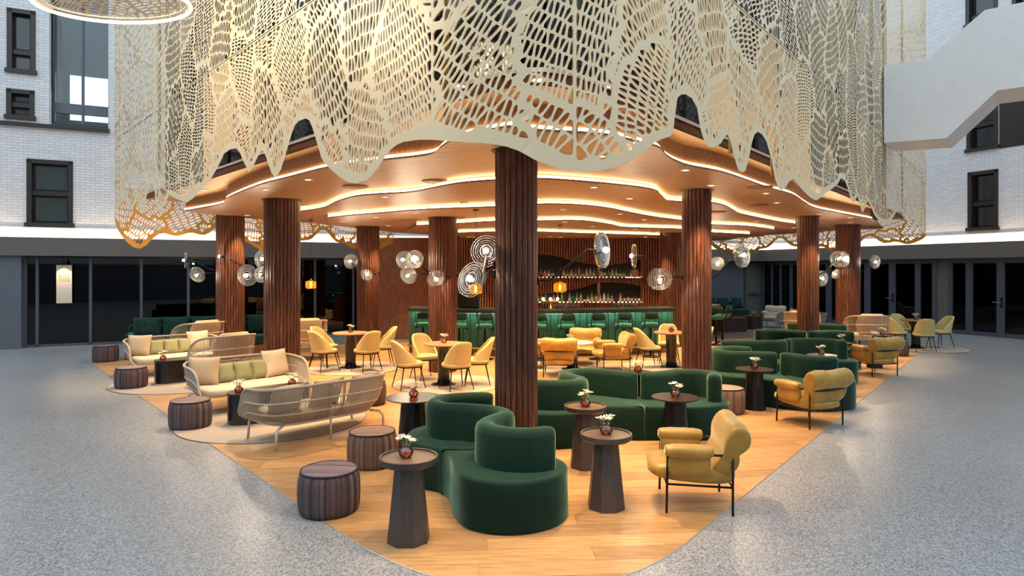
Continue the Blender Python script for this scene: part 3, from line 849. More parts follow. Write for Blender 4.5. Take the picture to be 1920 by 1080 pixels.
scr = empty('perforated_screen', (float(C0.x), float(C0.y)+0.55, 0)); tag(scr, 'cream metal screen cut like insect wings hung round the lounge canopy', 'screen')
seams = [u_of_px(x) for x in (285, 330, 382, 440, 500, 555, 652, 810, 1078, 1271, 1385, 1462, 1520, 1570, 1610, 1640, 1668, 1700)]
cuts = [CU[0]+0.05, CU[0]+2.5, CU[0]+5.0, UL-0.02]+[s for s in seams]+[UR+0.02, UR+2.8, UR+5.5, CU[-1]-0.05]
off = Vector(scr.location)
for i in range(len(cuts)-1):
    a, b2 = cuts[i], cuts[i+1]
    um = (a+b2)/2; _, dm = pos(um); _, da_ = pos(a); _, db_ = pos(b2); dmax = max(float(da_), float(db_))
    rear = um < UL or um > UR
    top = 3.75 if rear else HJ
    near = dmax < 9
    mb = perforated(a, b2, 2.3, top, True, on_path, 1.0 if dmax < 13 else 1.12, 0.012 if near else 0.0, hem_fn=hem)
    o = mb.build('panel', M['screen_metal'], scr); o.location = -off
    vis = EYE+0.4217*dmax+0.35
    if rear and (abs(um-UL) < 2.6 or abs(um-UR) < 3.0):
        mb = perforated(a, b2, 3.762, 7.6 if um < 0 else 9.2, False, on_path, 1.35, 0.0)
        o = mb.build('panel', M['screen_cream'], scr); o.location = -off
    if not rear and vis > HJ+0.3 and (um < -1.2 or um > 1.2):
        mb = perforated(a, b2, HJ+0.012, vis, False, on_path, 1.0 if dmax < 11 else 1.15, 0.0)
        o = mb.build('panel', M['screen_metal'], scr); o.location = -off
# hanging posts behind the seams
for s in [x for x in cuts if UL < x < UR]:
    q = on_path(np.array([s+0.05]), np.array([0.0]), 0.10)[0]; h = float(hem(s))+0.18
    _, dd = pos(s)
    MB().tube([(q[0]-off.x, q[1]-off.y, h), (q[0]-off.x, q[1]-off.y, min(9.0, EYE+0.4217*float(dd)+0.8))], 0.022, 8).build('post', M['olive_post'], scr, True)
# rail behind the horizontal joint
for lo, hi in ((UL, -1.3), (1.3, UR)):
    q = on_path(np.linspace(lo, hi, 24), np.full(24, HJ), 0.05)
    MB().tube([(p[0]-off.x, p[1]-off.y, p[2]) for p in q], 0.008, 5).build('joint_rail', M['olive_post'], scr)

# ---- dark glazed core above the ceiling
def inset_path(dst, u_lo, u_hi, n=60):
    q = on_path(np.linspace(u_lo, u_hi, n), np.zeros(n), dst); return [(p[0], p[1]) for p in q]
ROOF_IN = 0.55
front = inset_path(ROOF_IN, UL, UR, 90)
RIM = front+[(5.0, 24.9), (-0.3, 22.4)]
core = MB()
ci = inset_path(0.95, UL+0.4, UR-0.4, 50)
core.rings([[(x, y, 3.62) for x, y in ci], [(x, y, 9.6) for x, y in ci]], False, False, closed=False)
o = core.build('wall_core', M['core_glass']); tag(o, 'black glazed wall of the upper floor behind the screen', kind='structure')
cm = empty('trim_core_mullion'); cm.name = 'trim_3'; tag(cm, kind='structure')
for k in range(0, len(ci), 3):
    x, y = ci[k]; MB().box(-0.03, 0.03, -0.03, 0.03, 3.62, 9.6).build('mullion', M['espresso'], cm, False, (x, y-0.02, 0))

# ================================================================== STEPPED CEILING
LV = [3.50, 3.25, 3.18, 3.11, 3.04, 2.97]
LINES = {
 1: [(343,392),(380,386),(417,378),(424,368),(480,344),(545,326),(607,310),(670,300),(727,293),(805,283),(828,268),(850,254),(880,244),(920,236),(960,230),(1000,236),(1060,240),(1110,243),(1150,248),(1213,263),(1236,270),(1250,285),(1266,295),(1293,305),(1340,314),(1373,323),(1440,347),(1487,361),(1508,375),(1528,386),(1563,394),(1637,408)],
 2: [(560,393),(595,388),(613,383),(633,373),(665,364),(700,360),(767,356),(800,350),(840,342),(873,337),(927,333),(1007,330),(1090,335),(1173,343),(1225,351),(1240,362),(1255,372),(1290,375),(1333,376),(1360,382),(1378,392),(1395,399),(1463,413),(1493,417)],
 3: [(613,405),(660,400),(720,395),(780,390),(840,387),(925,384),(1008,379),(1060,379),(1107,382),(1150,388),(1173,393),(1225,403),(1278,410),(1333,418),(1400,421),(1453,428)],
 4: [(780,420),(820,418),(858,416),(925,412),(1008,411),(1070,410),(1107,412),(1147,418),(1173,423),(1225,425),(1278,427),(1333,433),(1407,437)],
 5: [(858,434),(925,432),(1008,432),(1100,435),(1238,439)]}
TAIL = {1: [(10.8, 18.6), (5.0, 24.9), (-0.3, 22.4), (-6.0, 15.2)],
        2: [(9.4, 19.3), (5.0, 24.9), (-0.3, 22.4), (-4.4, 16.8), (-4.9, 14.4)],
        3: [(8.0, 20.4), (5.0, 24.9), (-0.3, 22.4), (-3.3, 18.2), (-4.3, 15.0)],
        4: [(7.2, 21.2), (5.0, 24.9), (-0.3, 22.4), (-1.8, 19.8), (-2.7, 16.6)],
        5: [(5.6, 20.6), (4.6, 23.5), (-0.3, 22.0), (-1.5, 18.5)]}
ceil = empty('ceiling', (0, 0, 0)); tag(ceil, 'stepped oak ceiling with glowing wavy light coves', kind='structure')
LAY = [RIM]
lay0 = MB().prism(RIM, LV[0], LV[0]+0.02).build('ceiling_layer', M['ceiling_wood'], ceil)
fas = MB(); fr_ = [(x, y) for x, y in front]
fas.rings([[(x, y, LV[0]-0.01) for x, y in fr_], [(x, y, LV[0]+0.09) for x, y in fr_]], False, False, closed=False)
fas.build('fascia', M['plinth_wood'], ceil)
fin = inset_path(ROOF_IN-0.03, UL, UR, 90); fio = inset_path(ROOF_IN+0.5, UL, UR, 90)
rim = MB(); rim.rings([[(x, y, LV[0]+0.09) for x, y in fin], [(x, y, LV[0]+0.125) for x, y in fin], [(x, y, LV[0]+0.125) for x, y in fio]], False, False, closed=False)
rim.build('rim_cap', M['rim_white'], ceil)
for i in range(1, 6):
    z = LV[i]; he = z+0.042
    c = catmull([(*G(x, y, he),) for x, y in LINES[i]], 5)
    c = [(p.x, p.y) for p in c]
    LAY.append(c+TAIL[i])
    MB().prism(c+TAIL[i], z, z+0.024).build('ceiling_layer', M['ceiling_wood'], ceil)
    nrm = []
    for k in range(len(c)):
        a, b2 = c[max(k-1, 0)], c[min(k+1, len(c)-1)]; tx, ty = b2[0]-a[0], b2[1]-a[1]; l = math.hypot(tx, ty) or 1
        nrm.append((-ty/l, tx/l))
    def shift(d): return [(c[k][0]+nrm[k][0]*d, c[k][1]+nrm[k][1]*d) for k in range(len(c))]
    s1, s2, s3 = shift(0.02), shift(0.03), shift(0.06)
    led = MB(); led.rings([[(x, y, z+0.026) for x, y in s1], [(x, y, z+0.058) for x, y in s2]], False, False, closed=False)
    led.build('cove_light', M['cove_led'], ceil)
    bk = MB(); bk.rings([[(x, y, z+0.024) for x, y in s3], [(x, y, LV[i-1]+0.004) for x, y in s3]], False, False, closed=False)
    bk.build('cove_back', M['ceiling_wood'], ceil)
def ceil_h(x, y):
    h = None
    for i, p in enumerate(LAY):
        if in_poly(x, y, p): h = LV[i]
    return h
# upper slab closes the canopy against the sky
slab = MB().prism([(x, y) for x, y in inset_path(0.9, UL, UR, 60)]+[(4.9, 24.5), (-0.3, 22.2)], LV[0]+0.13, LV[0]+0.2).build('ceiling_slab', M['dark_interior']); tag(slab, kind='structure')

# downlights
dl_mesh = MB(); dl_mesh.lathe([(0.045, 0.0), (0.062, 0.0), (0.062, -0.012), (0.045, -0.012)], 18, cap0=False, cap1=False)
dlm = dl_mesh.mesh('ring', M['rim_white']); dll = MB().lathe([(0.0, -0.004), (0.045, -0.004)], 16, cap0=False, cap1=False).mesh('lens', M['downlight_lens'])
spots = []
for i in range(0, 10):
    for j in range(0, 12):
        a, b2 = 0.95+i*1.42+0.3*(j % 2), 0.95+j*1.5
        p = C0+LD*a+RD*b2
        if p.y > 18.0 and p.x < 1.5: continue
        h = ceil_h(p.x, p.y)
        if h is None or not all(ceil_h(p.x+ox, p.y+oy) == h for ox, oy in ((0.2, 0), (-0.2, 0), (0, 0.2), (0, -0.2))): continue
        if p.y > 17.8: continue
        spots.append((p.x, p.y, h))
for q in ((-0.42, 5.02), (0.78, 5.02), (0.2, 4.86)): spots.append((q[0], q[1], LV[0]))
for x in (-1.2, 0.1, 1.35, 2.6, 3.7): spots.append((x, 17.75, ceil_h(x, 17.75) or LV[5]))
spots.sort(key=lambda s: (round(s[1]), s[0]))
sp_d = bpy.data.lights.new('downlight_beam', 'SPOT'); sp_d.energy = SPOT_W; sp_d.color = WARM2; sp_d.spot_size = math.radians(78); sp_d.spot_blend = 0.6; sp_d.shadow_soft_size = 0.045
sp_e = sp_d.copy(); sp_e.energy = SPOT_W*0.45; sp_e.spot_size = math.radians(64)
def ordinal(k): return '%d%s' % (k, 'th' if 10 <= k % 100 <= 20 else {1: 'st', 2: 'nd', 3: 'rd'}.get(k % 10, 'th'))
STEP = ['raised front ceiling', 'first ceiling step', 'second ceiling step', 'third ceiling step', 'fourth ceiling step', 'lowest ceiling step by the bar']
spots.sort(key=lambda s: s[0]/s[1]); cnt = {}
for k, (x, y, h) in enumerate(spots):
    li = min(range(6), key=lambda i: abs(LV[i]-h)); cnt[li] = cnt.get(li, 0)+1
    e = empty('downlight', (x, y, h)); tag(e, 'small round recessed downlight, %s from the left on the %s' % (ordinal(cnt[li]), STEP[li]), 'downlight', 'recessed ceiling downlights')
    link('ring', dlm, e); link('lens', dll, e)
    lo = bpy.data.objects.new('beam', sp_e if (y < 5.1 or y > 17.5) else sp_d); lo.location = (0, 0, -0.03); COL.objects.link(lo); lo.parent = e
# fine joints between the ceiling boards
jt = MB()
for dv, ov, n_, sp_ in ((LD, RD, 15, 1.25), (RD, LD, 10, 1.3)):
    for i in range(1, n_):
        run = None
        for t in np.arange(0.6, 18.5, 0.08):
            p = C0+ov*(i*sp_)+dv*float(t); h = ceil_h(p.x, p.y)
            if run and run[2] == h: run[1] = p
            else:
                if run and (run[1]-run[0]).length > 0.3:
                    a_, b_ = run[0], run[1]; q = Vector((-dv.y, dv.x))*0.004
                    jt.add([(a_.x-q.x, a_.y-q.y, run[2]-0.001), (a_.x+q.x, a_.y+q.y, run[2]-0.001), (b_.x+q.x, b_.y+q.y, run[2]-0.001), (b_.x-q.x, b_.y-q.y, run[2]-0.001)], [(0, 1, 2, 3)])
                run = [p, p, h] if h else None
o = jt.build('board_joints', M['espresso'], ceil); tag(o, kind='stuff')
# round air diffusers
dif = MB().lathe([(0.0, -0.02), (0.10, -0.02), (0.13, -0.012), (0.16, -0.02), (0.19, -0.006), (0.19, 0.0)], 24, cap0=False, cap1=False).mesh('air_diffuser', M['plinth_wood'], True)
for k, (px, py, i, where) in enumerate(((667, 349, 1, 'left of the nearest column'), (817, 339, 1, 'beside the light cove left of the nearest column'), (1425, 318, 0, 'under the right hand screen hem'), (1422, 384, 1, 'between two fluted columns on the right'), (1342, 397, 2, 'beside the second right hand column'))):
    p = G(px, py, LV[i]); h = ceil_h(*p)
    o = link('air_diffuser', dif, None, (p[0], p[1], h or LV[i])); tag(o, 'round bronze air diffuser in the ceiling '+where, 'air diffuser', 'ceiling air diffusers')

# ================================================================== FLUTED COLUMNS
def column(px, d, dia, ns, label):
    x = (px-960)*d/FPX; h = ceil_h(x, d) or 3.1; h += 0.02
    root = empty('column', (x, d, 0)); tag(root, label, 'column', 'fluted dark timber columns')
    r = dia/2
    MB().lathe([(r-0.04, 0), (r-0.04, h)], 24).build('core', M['column_wood'], root, True)
    sw = 2*PI*r/ns*0.42
    prof = [(r-0.046, -sw), (r-0.014, -sw), (r-0.003, -sw*0.55), (r, 0), (r-0.003, sw*0.55), (r-0.014, sw), (r-0.046, sw)]
    me = MB().rings([[(p[0], p[1], 0) for p in prof], [(p[0], p[1], h) for p in prof]]).mesh('slat', M['column_wood'])
    for k in range(ns): link('slat', me, root, (0, 0, 0), 2*PI*k/ns)
    pl_ = MB().lathe([(r+0.035, h-0.03), (r+0.035, h-0.012)], 28).build('collar', M['espresso'], root)
    return root, x, d, r
COLS = {}
for key, px, d, dia, ns, lab in (
    ('A', 968, 6.45, 0.43, 22, 'nearest fluted dark timber column behind the front green sofa'),
    ('B', 529, 11.0, 0.60, 30, 'fluted timber column behind the left rope sofas'),
    ('C', 830, 13.0, 0.57, 30, 'fluted timber column left of the bar front, behind a dining table'),
    ('D', 1306, 9.67, 0.435, 22, 'fluted timber column at the right end of the middle green sofa'),
    ('E', 432, 14.4, 0.60, 30, 'leftmost fluted timber column beside the dark shopfront'),
    ('F', 690, 15.7, 0.55, 28, 'fluted timber column behind the left dining table'),
    ('G', 1515, 14.4, 0.456, 22, 'slim fluted timber column rising from the far right green sofas'),
    ('H', 1590, 17.1, 0.60, 30, 'rightmost fluted timber column in front of the black doors'),
    ('I', 1262, 17.3, 0.62, 30, 'fluted timber column at the right end of the bar counter')):
    COLS[key] = column(px, d, dia, ns, lab)

# ================================================================== WHITE STAIR BRIDGE
us = u_of_px(1655); bx0, by0 = [float(v) for v in pos(us)]
br = empty('stair_bridge', (bx0, by0, 0), math.atan2(-0.63, 0.777)); tag(br, 'white stair bridge with solid parapet crossing to the screen', 'stair')
K = 1.12
def Hh(h): return EYE+(h-EYE)*K
prof = [(0.02*K, Hh(4.29)), (0.93*K, Hh(4.25)), (1.61*K, Hh(4.93)), (6.5, Hh(4.93)), (6.5, Hh(6.26)), (1.45*K, Hh(6.26)), (0.67*K, Hh(5.64)), (0.02*K, Hh(5.64))]
def slabp(y0, y1, poly):
    n = len(poly); mb = MB()
    mb.add([(p[0], y0, p[1]) for p in poly]+[(p[0], y1, p[1]) for p in poly], [tuple(range(n)), tuple(range(2*n-1, n-1, -1))]+[(i, n+i, n+(i+1) % n, (i+1) % n) for i in range(n)])
    return mb
slabp(0.0, 0.14, prof).build('parapet', M['white_paint'], br)
slabp(1.06, 1.20, prof).build('parapet', M['white_paint'], br)
fl = [(0.02*K, Hh(4.29)), (0.93*K, Hh(4.25)), (1.61*K, Hh(4.93)), (6.5, Hh(4.93)), (6.5, Hh(5.1)), (1.53*K, Hh(5.1)), (0.85*K, Hh(4.43)), (0.02*K, Hh(4.45))]
slabp(0.14, 1.06, fl).build('soffit', M['white_paint'], br)

# ================================================================== RING CHANDELIERS
def chandelier(px, py, d, r, tilt, label):
    c = D3(px, py, d)
    root = empty('ring_chandelier', c); root.rotation_euler = tilt; tag(root, label, 'chandelier', 'oval perforated chandeliers')
    seg = 48
    MB().tube([(r*math.cos(2*PI*k/seg), r*0.9*math.sin(2*PI*k/seg), 0) for k in range(seg)], 0.017, 8, closed=True).build('light_ring', M['ring_led'], root, True)
    MB().tube([((r-0.035)*math.cos(2*PI*k/seg), (r-0.035)*0.9*math.sin(2*PI*k/seg), 0.03) for k in range(seg)], 0.012, 6, closed=True).build('hoop', M['bone_metal'], root, True)
    def place(u, v, depth=0.0):
        x, y = u-30.0, (v-5.0)
        q = np.clip((x/r)**2+(y/r)**2, 0, 1)
        return np.column_stack([x, y*0.9, 0.03+0.16*(1-q)])
    mb = perforated(30-r, 30+r, 5-r, 5+r, False, place, 0.9, 0, rib=0.008, vein=0.014, inside=lambda u, v: (u-30)**2+(v-5)**2 < (r*0.97)**2)
    mb.build('perforated_dish', M['screen_cream'], root)
    for k in range(3):
        a = 2*PI*k/3+0.5
        MB().tube([(r*0.8*math.cos(a), r*0.72*math.sin(a), 0.06), (0, 0, 3.2)], 0.003, 4).build('cable', M['black_metal'], root)
    ld = bpy.data.lights.new('ring_glow', 'POINT'); ld.energy = 130; ld.color = (1.0, 0.78, 0.50); ld.shadow_soft_size = 0.3
    lo = bpy.data.objects.new('ring_glow', ld); lo.location = (0, 0, 0.5); COL.objects.link(lo); lo.parent = root
    return root
MAC.extend([(30+i*0.5+0.25*(j % 2), 5+j*0.55, 0.4*i-0.3*j, (i+j) % 2, 1.0) for i in range(-2, 3) for j in range(-2, 3)])
chandelier(214, 8, 6.0, 0.66, (0.10, -0.06, 0), 'oval perforated chandelier with glowing rim at the top left')
chandelier(-18, -64, 6.4, 0.66, (0, 0, 0), 'second perforated chandelier barely entering the top left corner')

# ================================================================== SOFT FURNITURE BUILDERS
def offset_poly(poly, d):
    n = len(poly); out = []
    for i in range(n):
        a, b2, c = poly[i-1], poly[i], poly[(i+1) % n]
        tx, ty = c[0]-a[0], c[1]-a[1]; l = math.hypot(tx, ty) or 1
        out.append((b2[0]-ty/l*d, b2[1]+tx/l*d))
    return out

def seat_block(mb, poly, h, r=0.045):
    if area2(poly) < 0: poly = poly[::-1]
    rs = [[(x, y, 0.0) for x, y in offset_poly(poly, 0.012)], [(x, y, 0.02) for x, y in poly]]
    for a in (0, 30, 60, 90):
        t = math.radians(a); ins = r*(1-math.cos(t)); z = h-r+r*math.sin(t)
        rs.append([(x, y, z) for x, y in offset_poly(poly, ins)])
    return mb.rings(rs)

def back_band(mb, path, z0, z1, w):
    P = path; n = len(P); s = [0]
    for i in range(1, n): s.append(s[-1]+(Vector(P[i])-Vector(P[i-1])).length)
    tot = s[-1]; rs = []
    for i in range(n):
        a, b2 = P[max(i-1, 0)], P[min(i+1, n-1)]; tx, ty = b2[0]-a[0], b2[1]-a[1]; l = math.hypot(tx, ty) or 1
        nx, ny = -ty/l, tx/l
        e = min(s[i], tot-s[i]); q = w if e >= w else w*math.sqrt(max(1-((w-e)/w)**2, 0.02))
        zt = z1-0.03*(1-q/w)
        prof = [(-q, z0), (-q, zt-0.07), (-0.86*q, zt-0.03), (-0.5*q, zt-0.006), (0, zt), (0.5*q, zt-0.006), (0.86*q, zt-0.03), (q, zt-0.07), (q, z0)]
        rs.append([(P[i][0]+nx*o2, P[i][1]+ny*o2, z) for o2, z in prof])
    return mb.rings(rs)

def wave_sofa(label, loc, seat, back, cutline=None, mat='green_velvet', seat_h=0.41, back_h=0.75, bw=0.088, one_back=False):
    """serpentine sofa: seat outline and backrest path given in plan (world metres)"""
    root = empty('serpentine_sofa', (loc[0], loc[1], 0)); tag(root, label, 'sofa', 'green velvet serpentine sofas')
    sp = [(p.x-loc[0], p.y-loc[1]) for p in catmull(seat, 6, True)]
    bp = [(p.x-loc[0], p.y-loc[1]) for p in catmull(back, 7)]
    if cutline:
        (ax, ay), (bx_, by_) = cutline; ax -= loc[0]; bx_ -= loc[0]; ay -= loc[1]; by_ -= loc[1]
        nx, ny = -(by_-ay), bx_-ax; l = math.hypot(nx, ny); nx /= l; ny /= l
        for sg in (1, -1):
            q = clip_half(sp, ax+nx*sg*0.004, ay+ny*sg*0.004, nx*sg, ny*sg)
            # drop doubled points
            q2 = [q[0]]
            for p in q[1:]:
                if math.hypot(p[0]-q2[-1][0], p[1]-q2[-1][1]) > 0.006: q2.append(p)
            seat_block(MB(), q2, seat_h, 0.03).build('seat', M[mat], root, 'auto')
    else:
        seat_block(MB(), sp, seat_h, 0.035).build('seat', M[mat], root, 'auto')
    if cutline and not one_back:
        side = [((p[0]-ax)*nx+(p[1]-ay)*ny) > 0 for p in bp]
        k = next((i for i in range(1, len(side)) if side[i] != side[0]), len(bp)//2); k = min(max(k, 4), len(bp)-5)
        parts = [bp[:k+1], bp[k+1:]]
    else: parts = [bp]
    for q in parts: back_band(MB(), q, seat_h-0.06, back_h, bw).build('backrest', M[mat], root, 'auto')
    return root

wave_sofa('front S-shaped green velvet sofa curling before the nearest column', (-0.2, 5.9),
    [(.47,5.36),(.36,5.10),(.12,4.95),(-.14,4.94),(-.37,5.07),(-.49,5.34),(-.55,5.64),(-.66,5.86),(-.86,5.99),(-1.02,6.18),(-1.06,6.42),(-1.0,6.68),(-.78,6.88),(-.45,6.93),(-.24,6.90),(-.26,6.62),(-.20,6.34),(.02,6.10),(.12,5.90),(.22,5.72),(.40,5.60)],
    [(-.20,6.80),(-.45,6.79),(-.70,6.68),(-.78,6.45),(-.68,6.27),(-.45,6.22),(-.22,6.14),(-.08,6.00),(-.07,5.87),(-.16,5.74),(-.23,5.58),(-.20,5.42),(-.05,5.29),(.16,5.26),(.35,5.36)],
    ((-.72, 5.84), (.30, 5.90)), one_back=True)
wave_sofa('middle green velvet wave sofa right of the nearest column', (1.4, 8.0),
    [(-.05,7.45),(.2,7.30),(.56,7.30),(.86,7.40),(1.0,7.60),(1.15,7.70),(1.32,7.69),(1.5,7.67),(1.7,7.67),(1.95,7.66),(2.25,7.66),(2.52,7.76),(2.72,8.0),(2.74,8.3),(2.60,8.52),(2.35,8.60),(2.0,8.50),(1.62,8.30),(1.25,8.62),(.85,8.66),(.60,8.42),(.54,8.12),(.40,7.86),(.1,7.84),(-.08,7.68)],
    [(.0,7.70),(.25,7.60),(.5,7.55),(.74,7.60),(.84,7.78),(.74,7.98),(.67,8.18),(.77,8.40),(1.02,8.49),(1.32,8.34),(1.6,8.16),(1.88,8.22),(2.14,8.38),(2.42,8.38),(2.57,8.18),(2.50,7.92)],
    ((1.585, 7.4), (1.60, 8.7)))
wave_sofa('green velvet wave sofa with two long fronts right of the second column', (4.2, 10.2),
    [(4.95,9.35),(4.5,9.22),(4.05,9.36),(3.7,9.68),(3.38,9.86),(3.15,10.1),(3.12,10.55),(3.28,10.98),(3.65,11.2),(4.1,11.15),(4.28,10.9),(4.15,10.55),(4.35,10.38),(4.62,10.22),(4.78,9.98),(5.05,9.88),(5.15,9.6)],
    [(4.92,9.70),(4.68,9.66),(4.48,9.78),(4.38,9.98),(4.2,10.13),(3.9,10.22),(3.6,10.25),(3.40,10.42),(3.40,10.72),(3.58,10.92),(3.85,10.96),(4.05,10.84)],
    ((4.15, 9.2), (4.32, 10.6)))
wave_sofa('green velvet wave sofa just behind the one with two long fronts', (5.0, 11.7),
    [(3.8,11.5),(4.3,11.28),(4.9,11.3),(5.3,11.55),(5.75,11.4),(6.15,11.45),(6.35,11.8),(6.25,12.2),(5.9,12.42),(5.4,12.45),(5.1,12.2),(4.8,12.05),(4.2,12.2),(3.8,12.05)],
    [(3.9,11.95),(4.3,11.88),(4.75,11.84),(5.05,11.94),(5.25,12.16),(5.5,12.24),(5.85,12.2),(6.08,12.0),(6.1,11.74)],
    ((5.1, 11.2), (5.1, 12.6)))
wave_sofa('far green velvet wave sofa at the foot of the slim column', (6.3, 14.0),
    [(5.2,13.7),(5.8,13.4),(6.3,13.5),(6.8,13.2),(7.15,13.2),(7.36,13.55),(7.25,13.98),(6.85,14.1),(6.45,14.05),(5.9,14.35),(5.3,14.3)],
    [(5.35,14.05),(5.65,14.12),(5.95,13.98),(6.15,13.78),(6.4,13.72),(6.65,13.80),(6.88,13.84),(7.1,13.74),(7.2,13.5)],
    ((6.3, 13.2), (6.3, 14.6)))
wave_sofa('farthest green velvet wave sofa between the two right hand columns', (7.6, 15.0),
    [(6.7,15.4),(7.2,14.98),(7.6,14.85),(8.0,14.9),(8.15,15.15),(7.95,15.5),(7.5,15.75),(6.9,15.9)],
    [(6.75,15.7),(7.15,15.6),(7.45,15.42),(7.75,15.32),(8.0,15.3)], None)

# ---- yellow velvet armchair, faces +y
def roll(mb, prof, w, n=12, p=3.0, c=(0, 0), axis='x', wob=0.0, ph=0.0, pinch=0.5, shape=None):
    """puffy loft: closed (a, z) profile swept across width w with rounded ends"""
    rs = []
    for i in range(n+1):
        t = -math.cos(PI*i/n); sc = max(1-abs(t)**p, 0.0)**(1/p) if abs(t) < 1 else 0.0
        sc = pinch+(1-pinch)*sc
        x = t*w/2
        ring = []
        for a, z in prof:
            k = sc*(1+wob*math.sin(17*t+9*z+ph))
            pa, pz = c[0]+(a-c[0])*k, c[1]+(z-c[1])*k
            xx = x
            if shape: xx, pz = shape(t, x, pz)
            ring.append((xx, pa, pz) if axis == 'x' else (pa, xx, pz))
        rs.append(ring)
    return mb.rings(rs)
def oval(ca, cz, ra, rz, n=14, p=0.8, rot=0.0):
    out = []
    for k in range(n):
        t = 2*PI*k/n
        a = math.copysign(abs(math.cos(t))**p, math.cos(t))*ra; z = math.copysign(abs(math.sin(t))**p, math.sin(t))*rz
        out.append((ca+a*math.cos(rot)-z*math.sin(rot), cz+a*math.sin(rot)+z*math.cos(rot)))
    return out
def make_armchair():
    root = empty('armchair')
    W, Dp = 0.30, 0.27
    for sx in (-1, 1):
        MB().tube([(sx*W, Dp, 0), (sx*(W-0.005), Dp-0.01, 0.505)], 0.0105, 8).build('leg', M['black_metal'], root, True)
        MB().tube([(sx*W, -Dp, 0), (sx*W, -Dp, 0.50)], 0.0105, 8).build('leg', M['black_metal'], root, True)
    MB().tube([(-W, Dp-0.01, 0.50), (-W, -Dp, 0.50), (-W+0.03, -Dp-0.05, 0.50), (0, -Dp-0.075, 0.50), (W-0.03, -Dp-0.05, 0.50), (W, -Dp, 0.50), (W, Dp-0.01, 0.50)], 0.011, 8).build('arm_rail', M['black_metal'], root, True)
    MB().tube([(-W, Dp, 0.245), (-W, -Dp, 0.235), (W, -Dp, 0.235), (W, Dp, 0.245)], 0.010, 8, closed=True).build('seat_rail', M['black_metal'], root, True)
    s = MB()
    prof = oval(0.045, 0.315, 0.375, 0.080, 20, 0.70, rot=0.06)
    roll(s, prof, 0.54, 16, 3.4, (0.045, 0.315), wob=0.015); s.build('seat_cushion', M['gold_velvet'], root, True)
    # waisted back: plump upper roll over a lower one, leaning back
    up = catmull([(-0.14, 0.33), (-0.165, 0.42), (-0.215, 0.51), (-0.222, 0.555), (-0.232, 0.64), (-0.275, 0.725), (-0.34, 0.768), (-0.415, 0.745), (-0.452, 0.67), (-0.44, 0.585), (-0.392, 0.53), (-0.358, 0.502), (-0.365, 0.45), (-0.345, 0.365), (-0.26, 0.295)], 2, True)
    b = MB(); roll(b, [(p.x+0.03, p.y) for p in up], 0.68, 22, 4.5, (-0.27, 0.54), wob=0.014, pinch=0.66, shape=lambda t, x, z: (x*(0.80+0.24*min(max((z-0.36)/0.26, 0), 1)), z-(0.022*math.exp(-(t*2.2)**2)-0.004 if z > 0.60 else 0.0)*min(max((z-0.60)/0.10, 0), 1))); b.build('back_cushion', M['gold_velvet'], root, True)
    for sx in (-1, 1):
        a = MB(); low = oval(sx*(W-0.035), 0.415, 0.052, 0.105, 14, 0.75)
        roll(a, low, 0.36, 12, 3.4, (sx*(W-0.035), 0.415), axis='y', wob=0.012)
        ao = a.build('armrest', M['gold_velvet'], root, True, (0, 0.085, 0))
        t = MB(); tp = oval(sx*(W-0.012), 0.525, 0.078, 0.056, 16, 0.85)
        roll(t, tp, 0.40, 14, 2.8, (sx*(W-0.012), 0.525), axis='y', wob=0.03, ph=sx); t.build('arm_roll', M['gold_velvet'], ao, True)
    return root
_arm = make_armchair(); first_arm = [True]
def place(proto, flag, loc, rz, label, cat, group=None, scale=None):
    o = proto if flag[0] else copy_tree(proto); flag[0] = False
    o.location = (loc[0], loc[1], loc[2] if len(loc) > 2 else 0); o.rotation_euler = (0, 0, rz)
    if scale: o.scale = scale
    tag(o, label, cat, group); return o
for (x, y), f, lab in (
    ((1.61, 5.66), (-.99, .13), 'nearest golden velvet armchair standing at the edge of the oak floor'),
    ((3.98, 8.57), (-.40, .91), 'golden velvet armchair turned away beside the plum pouf on the right'),
    ((7.10, 12.57), (-.27, .96), 'golden velvet armchair farthest right, its back to the terrazzo'),
    ((0.93, 12.45), (0.12, 1), 'golden velvet armchair seen from behind in front of the marble table'),
    ((1.58, 13.98), (-.2, -1), 'golden velvet armchair facing the camera before the bar stools'),
    ((2.08, 13.18), (-.97, -.1), 'golden velvet armchair on the right side of the marble table'),
    ((0.36, 13.45), (1, -.1), 'golden velvet armchair half hidden by the nearest column')):
    place(_arm, first_arm, (x, y), face_rz(*f), lab, 'armchair', 'golden velvet armchairs')
for (x, y), f, mat, lab in (((9.35, 22.9), (-.6, -.8), 'cream_fabric', 'pale cream armchair in front of the grey service door'),):
    o = copy_tree(_arm); o.location = (x, y, 0); o.rotation_euler = (0, 0, face_rz(*f)); tag(o, lab, 'armchair', 'golden velvet armchairs')
    def recol(q):
        for ch in q.children:
            if ch.data and ch.data.materials and ch.data.materials[0] == M['gold_velvet']:
                ch.data = ch.data.copy(); ch.data.materials[0] = M[mat]
            recol(ch)
    recol(o)

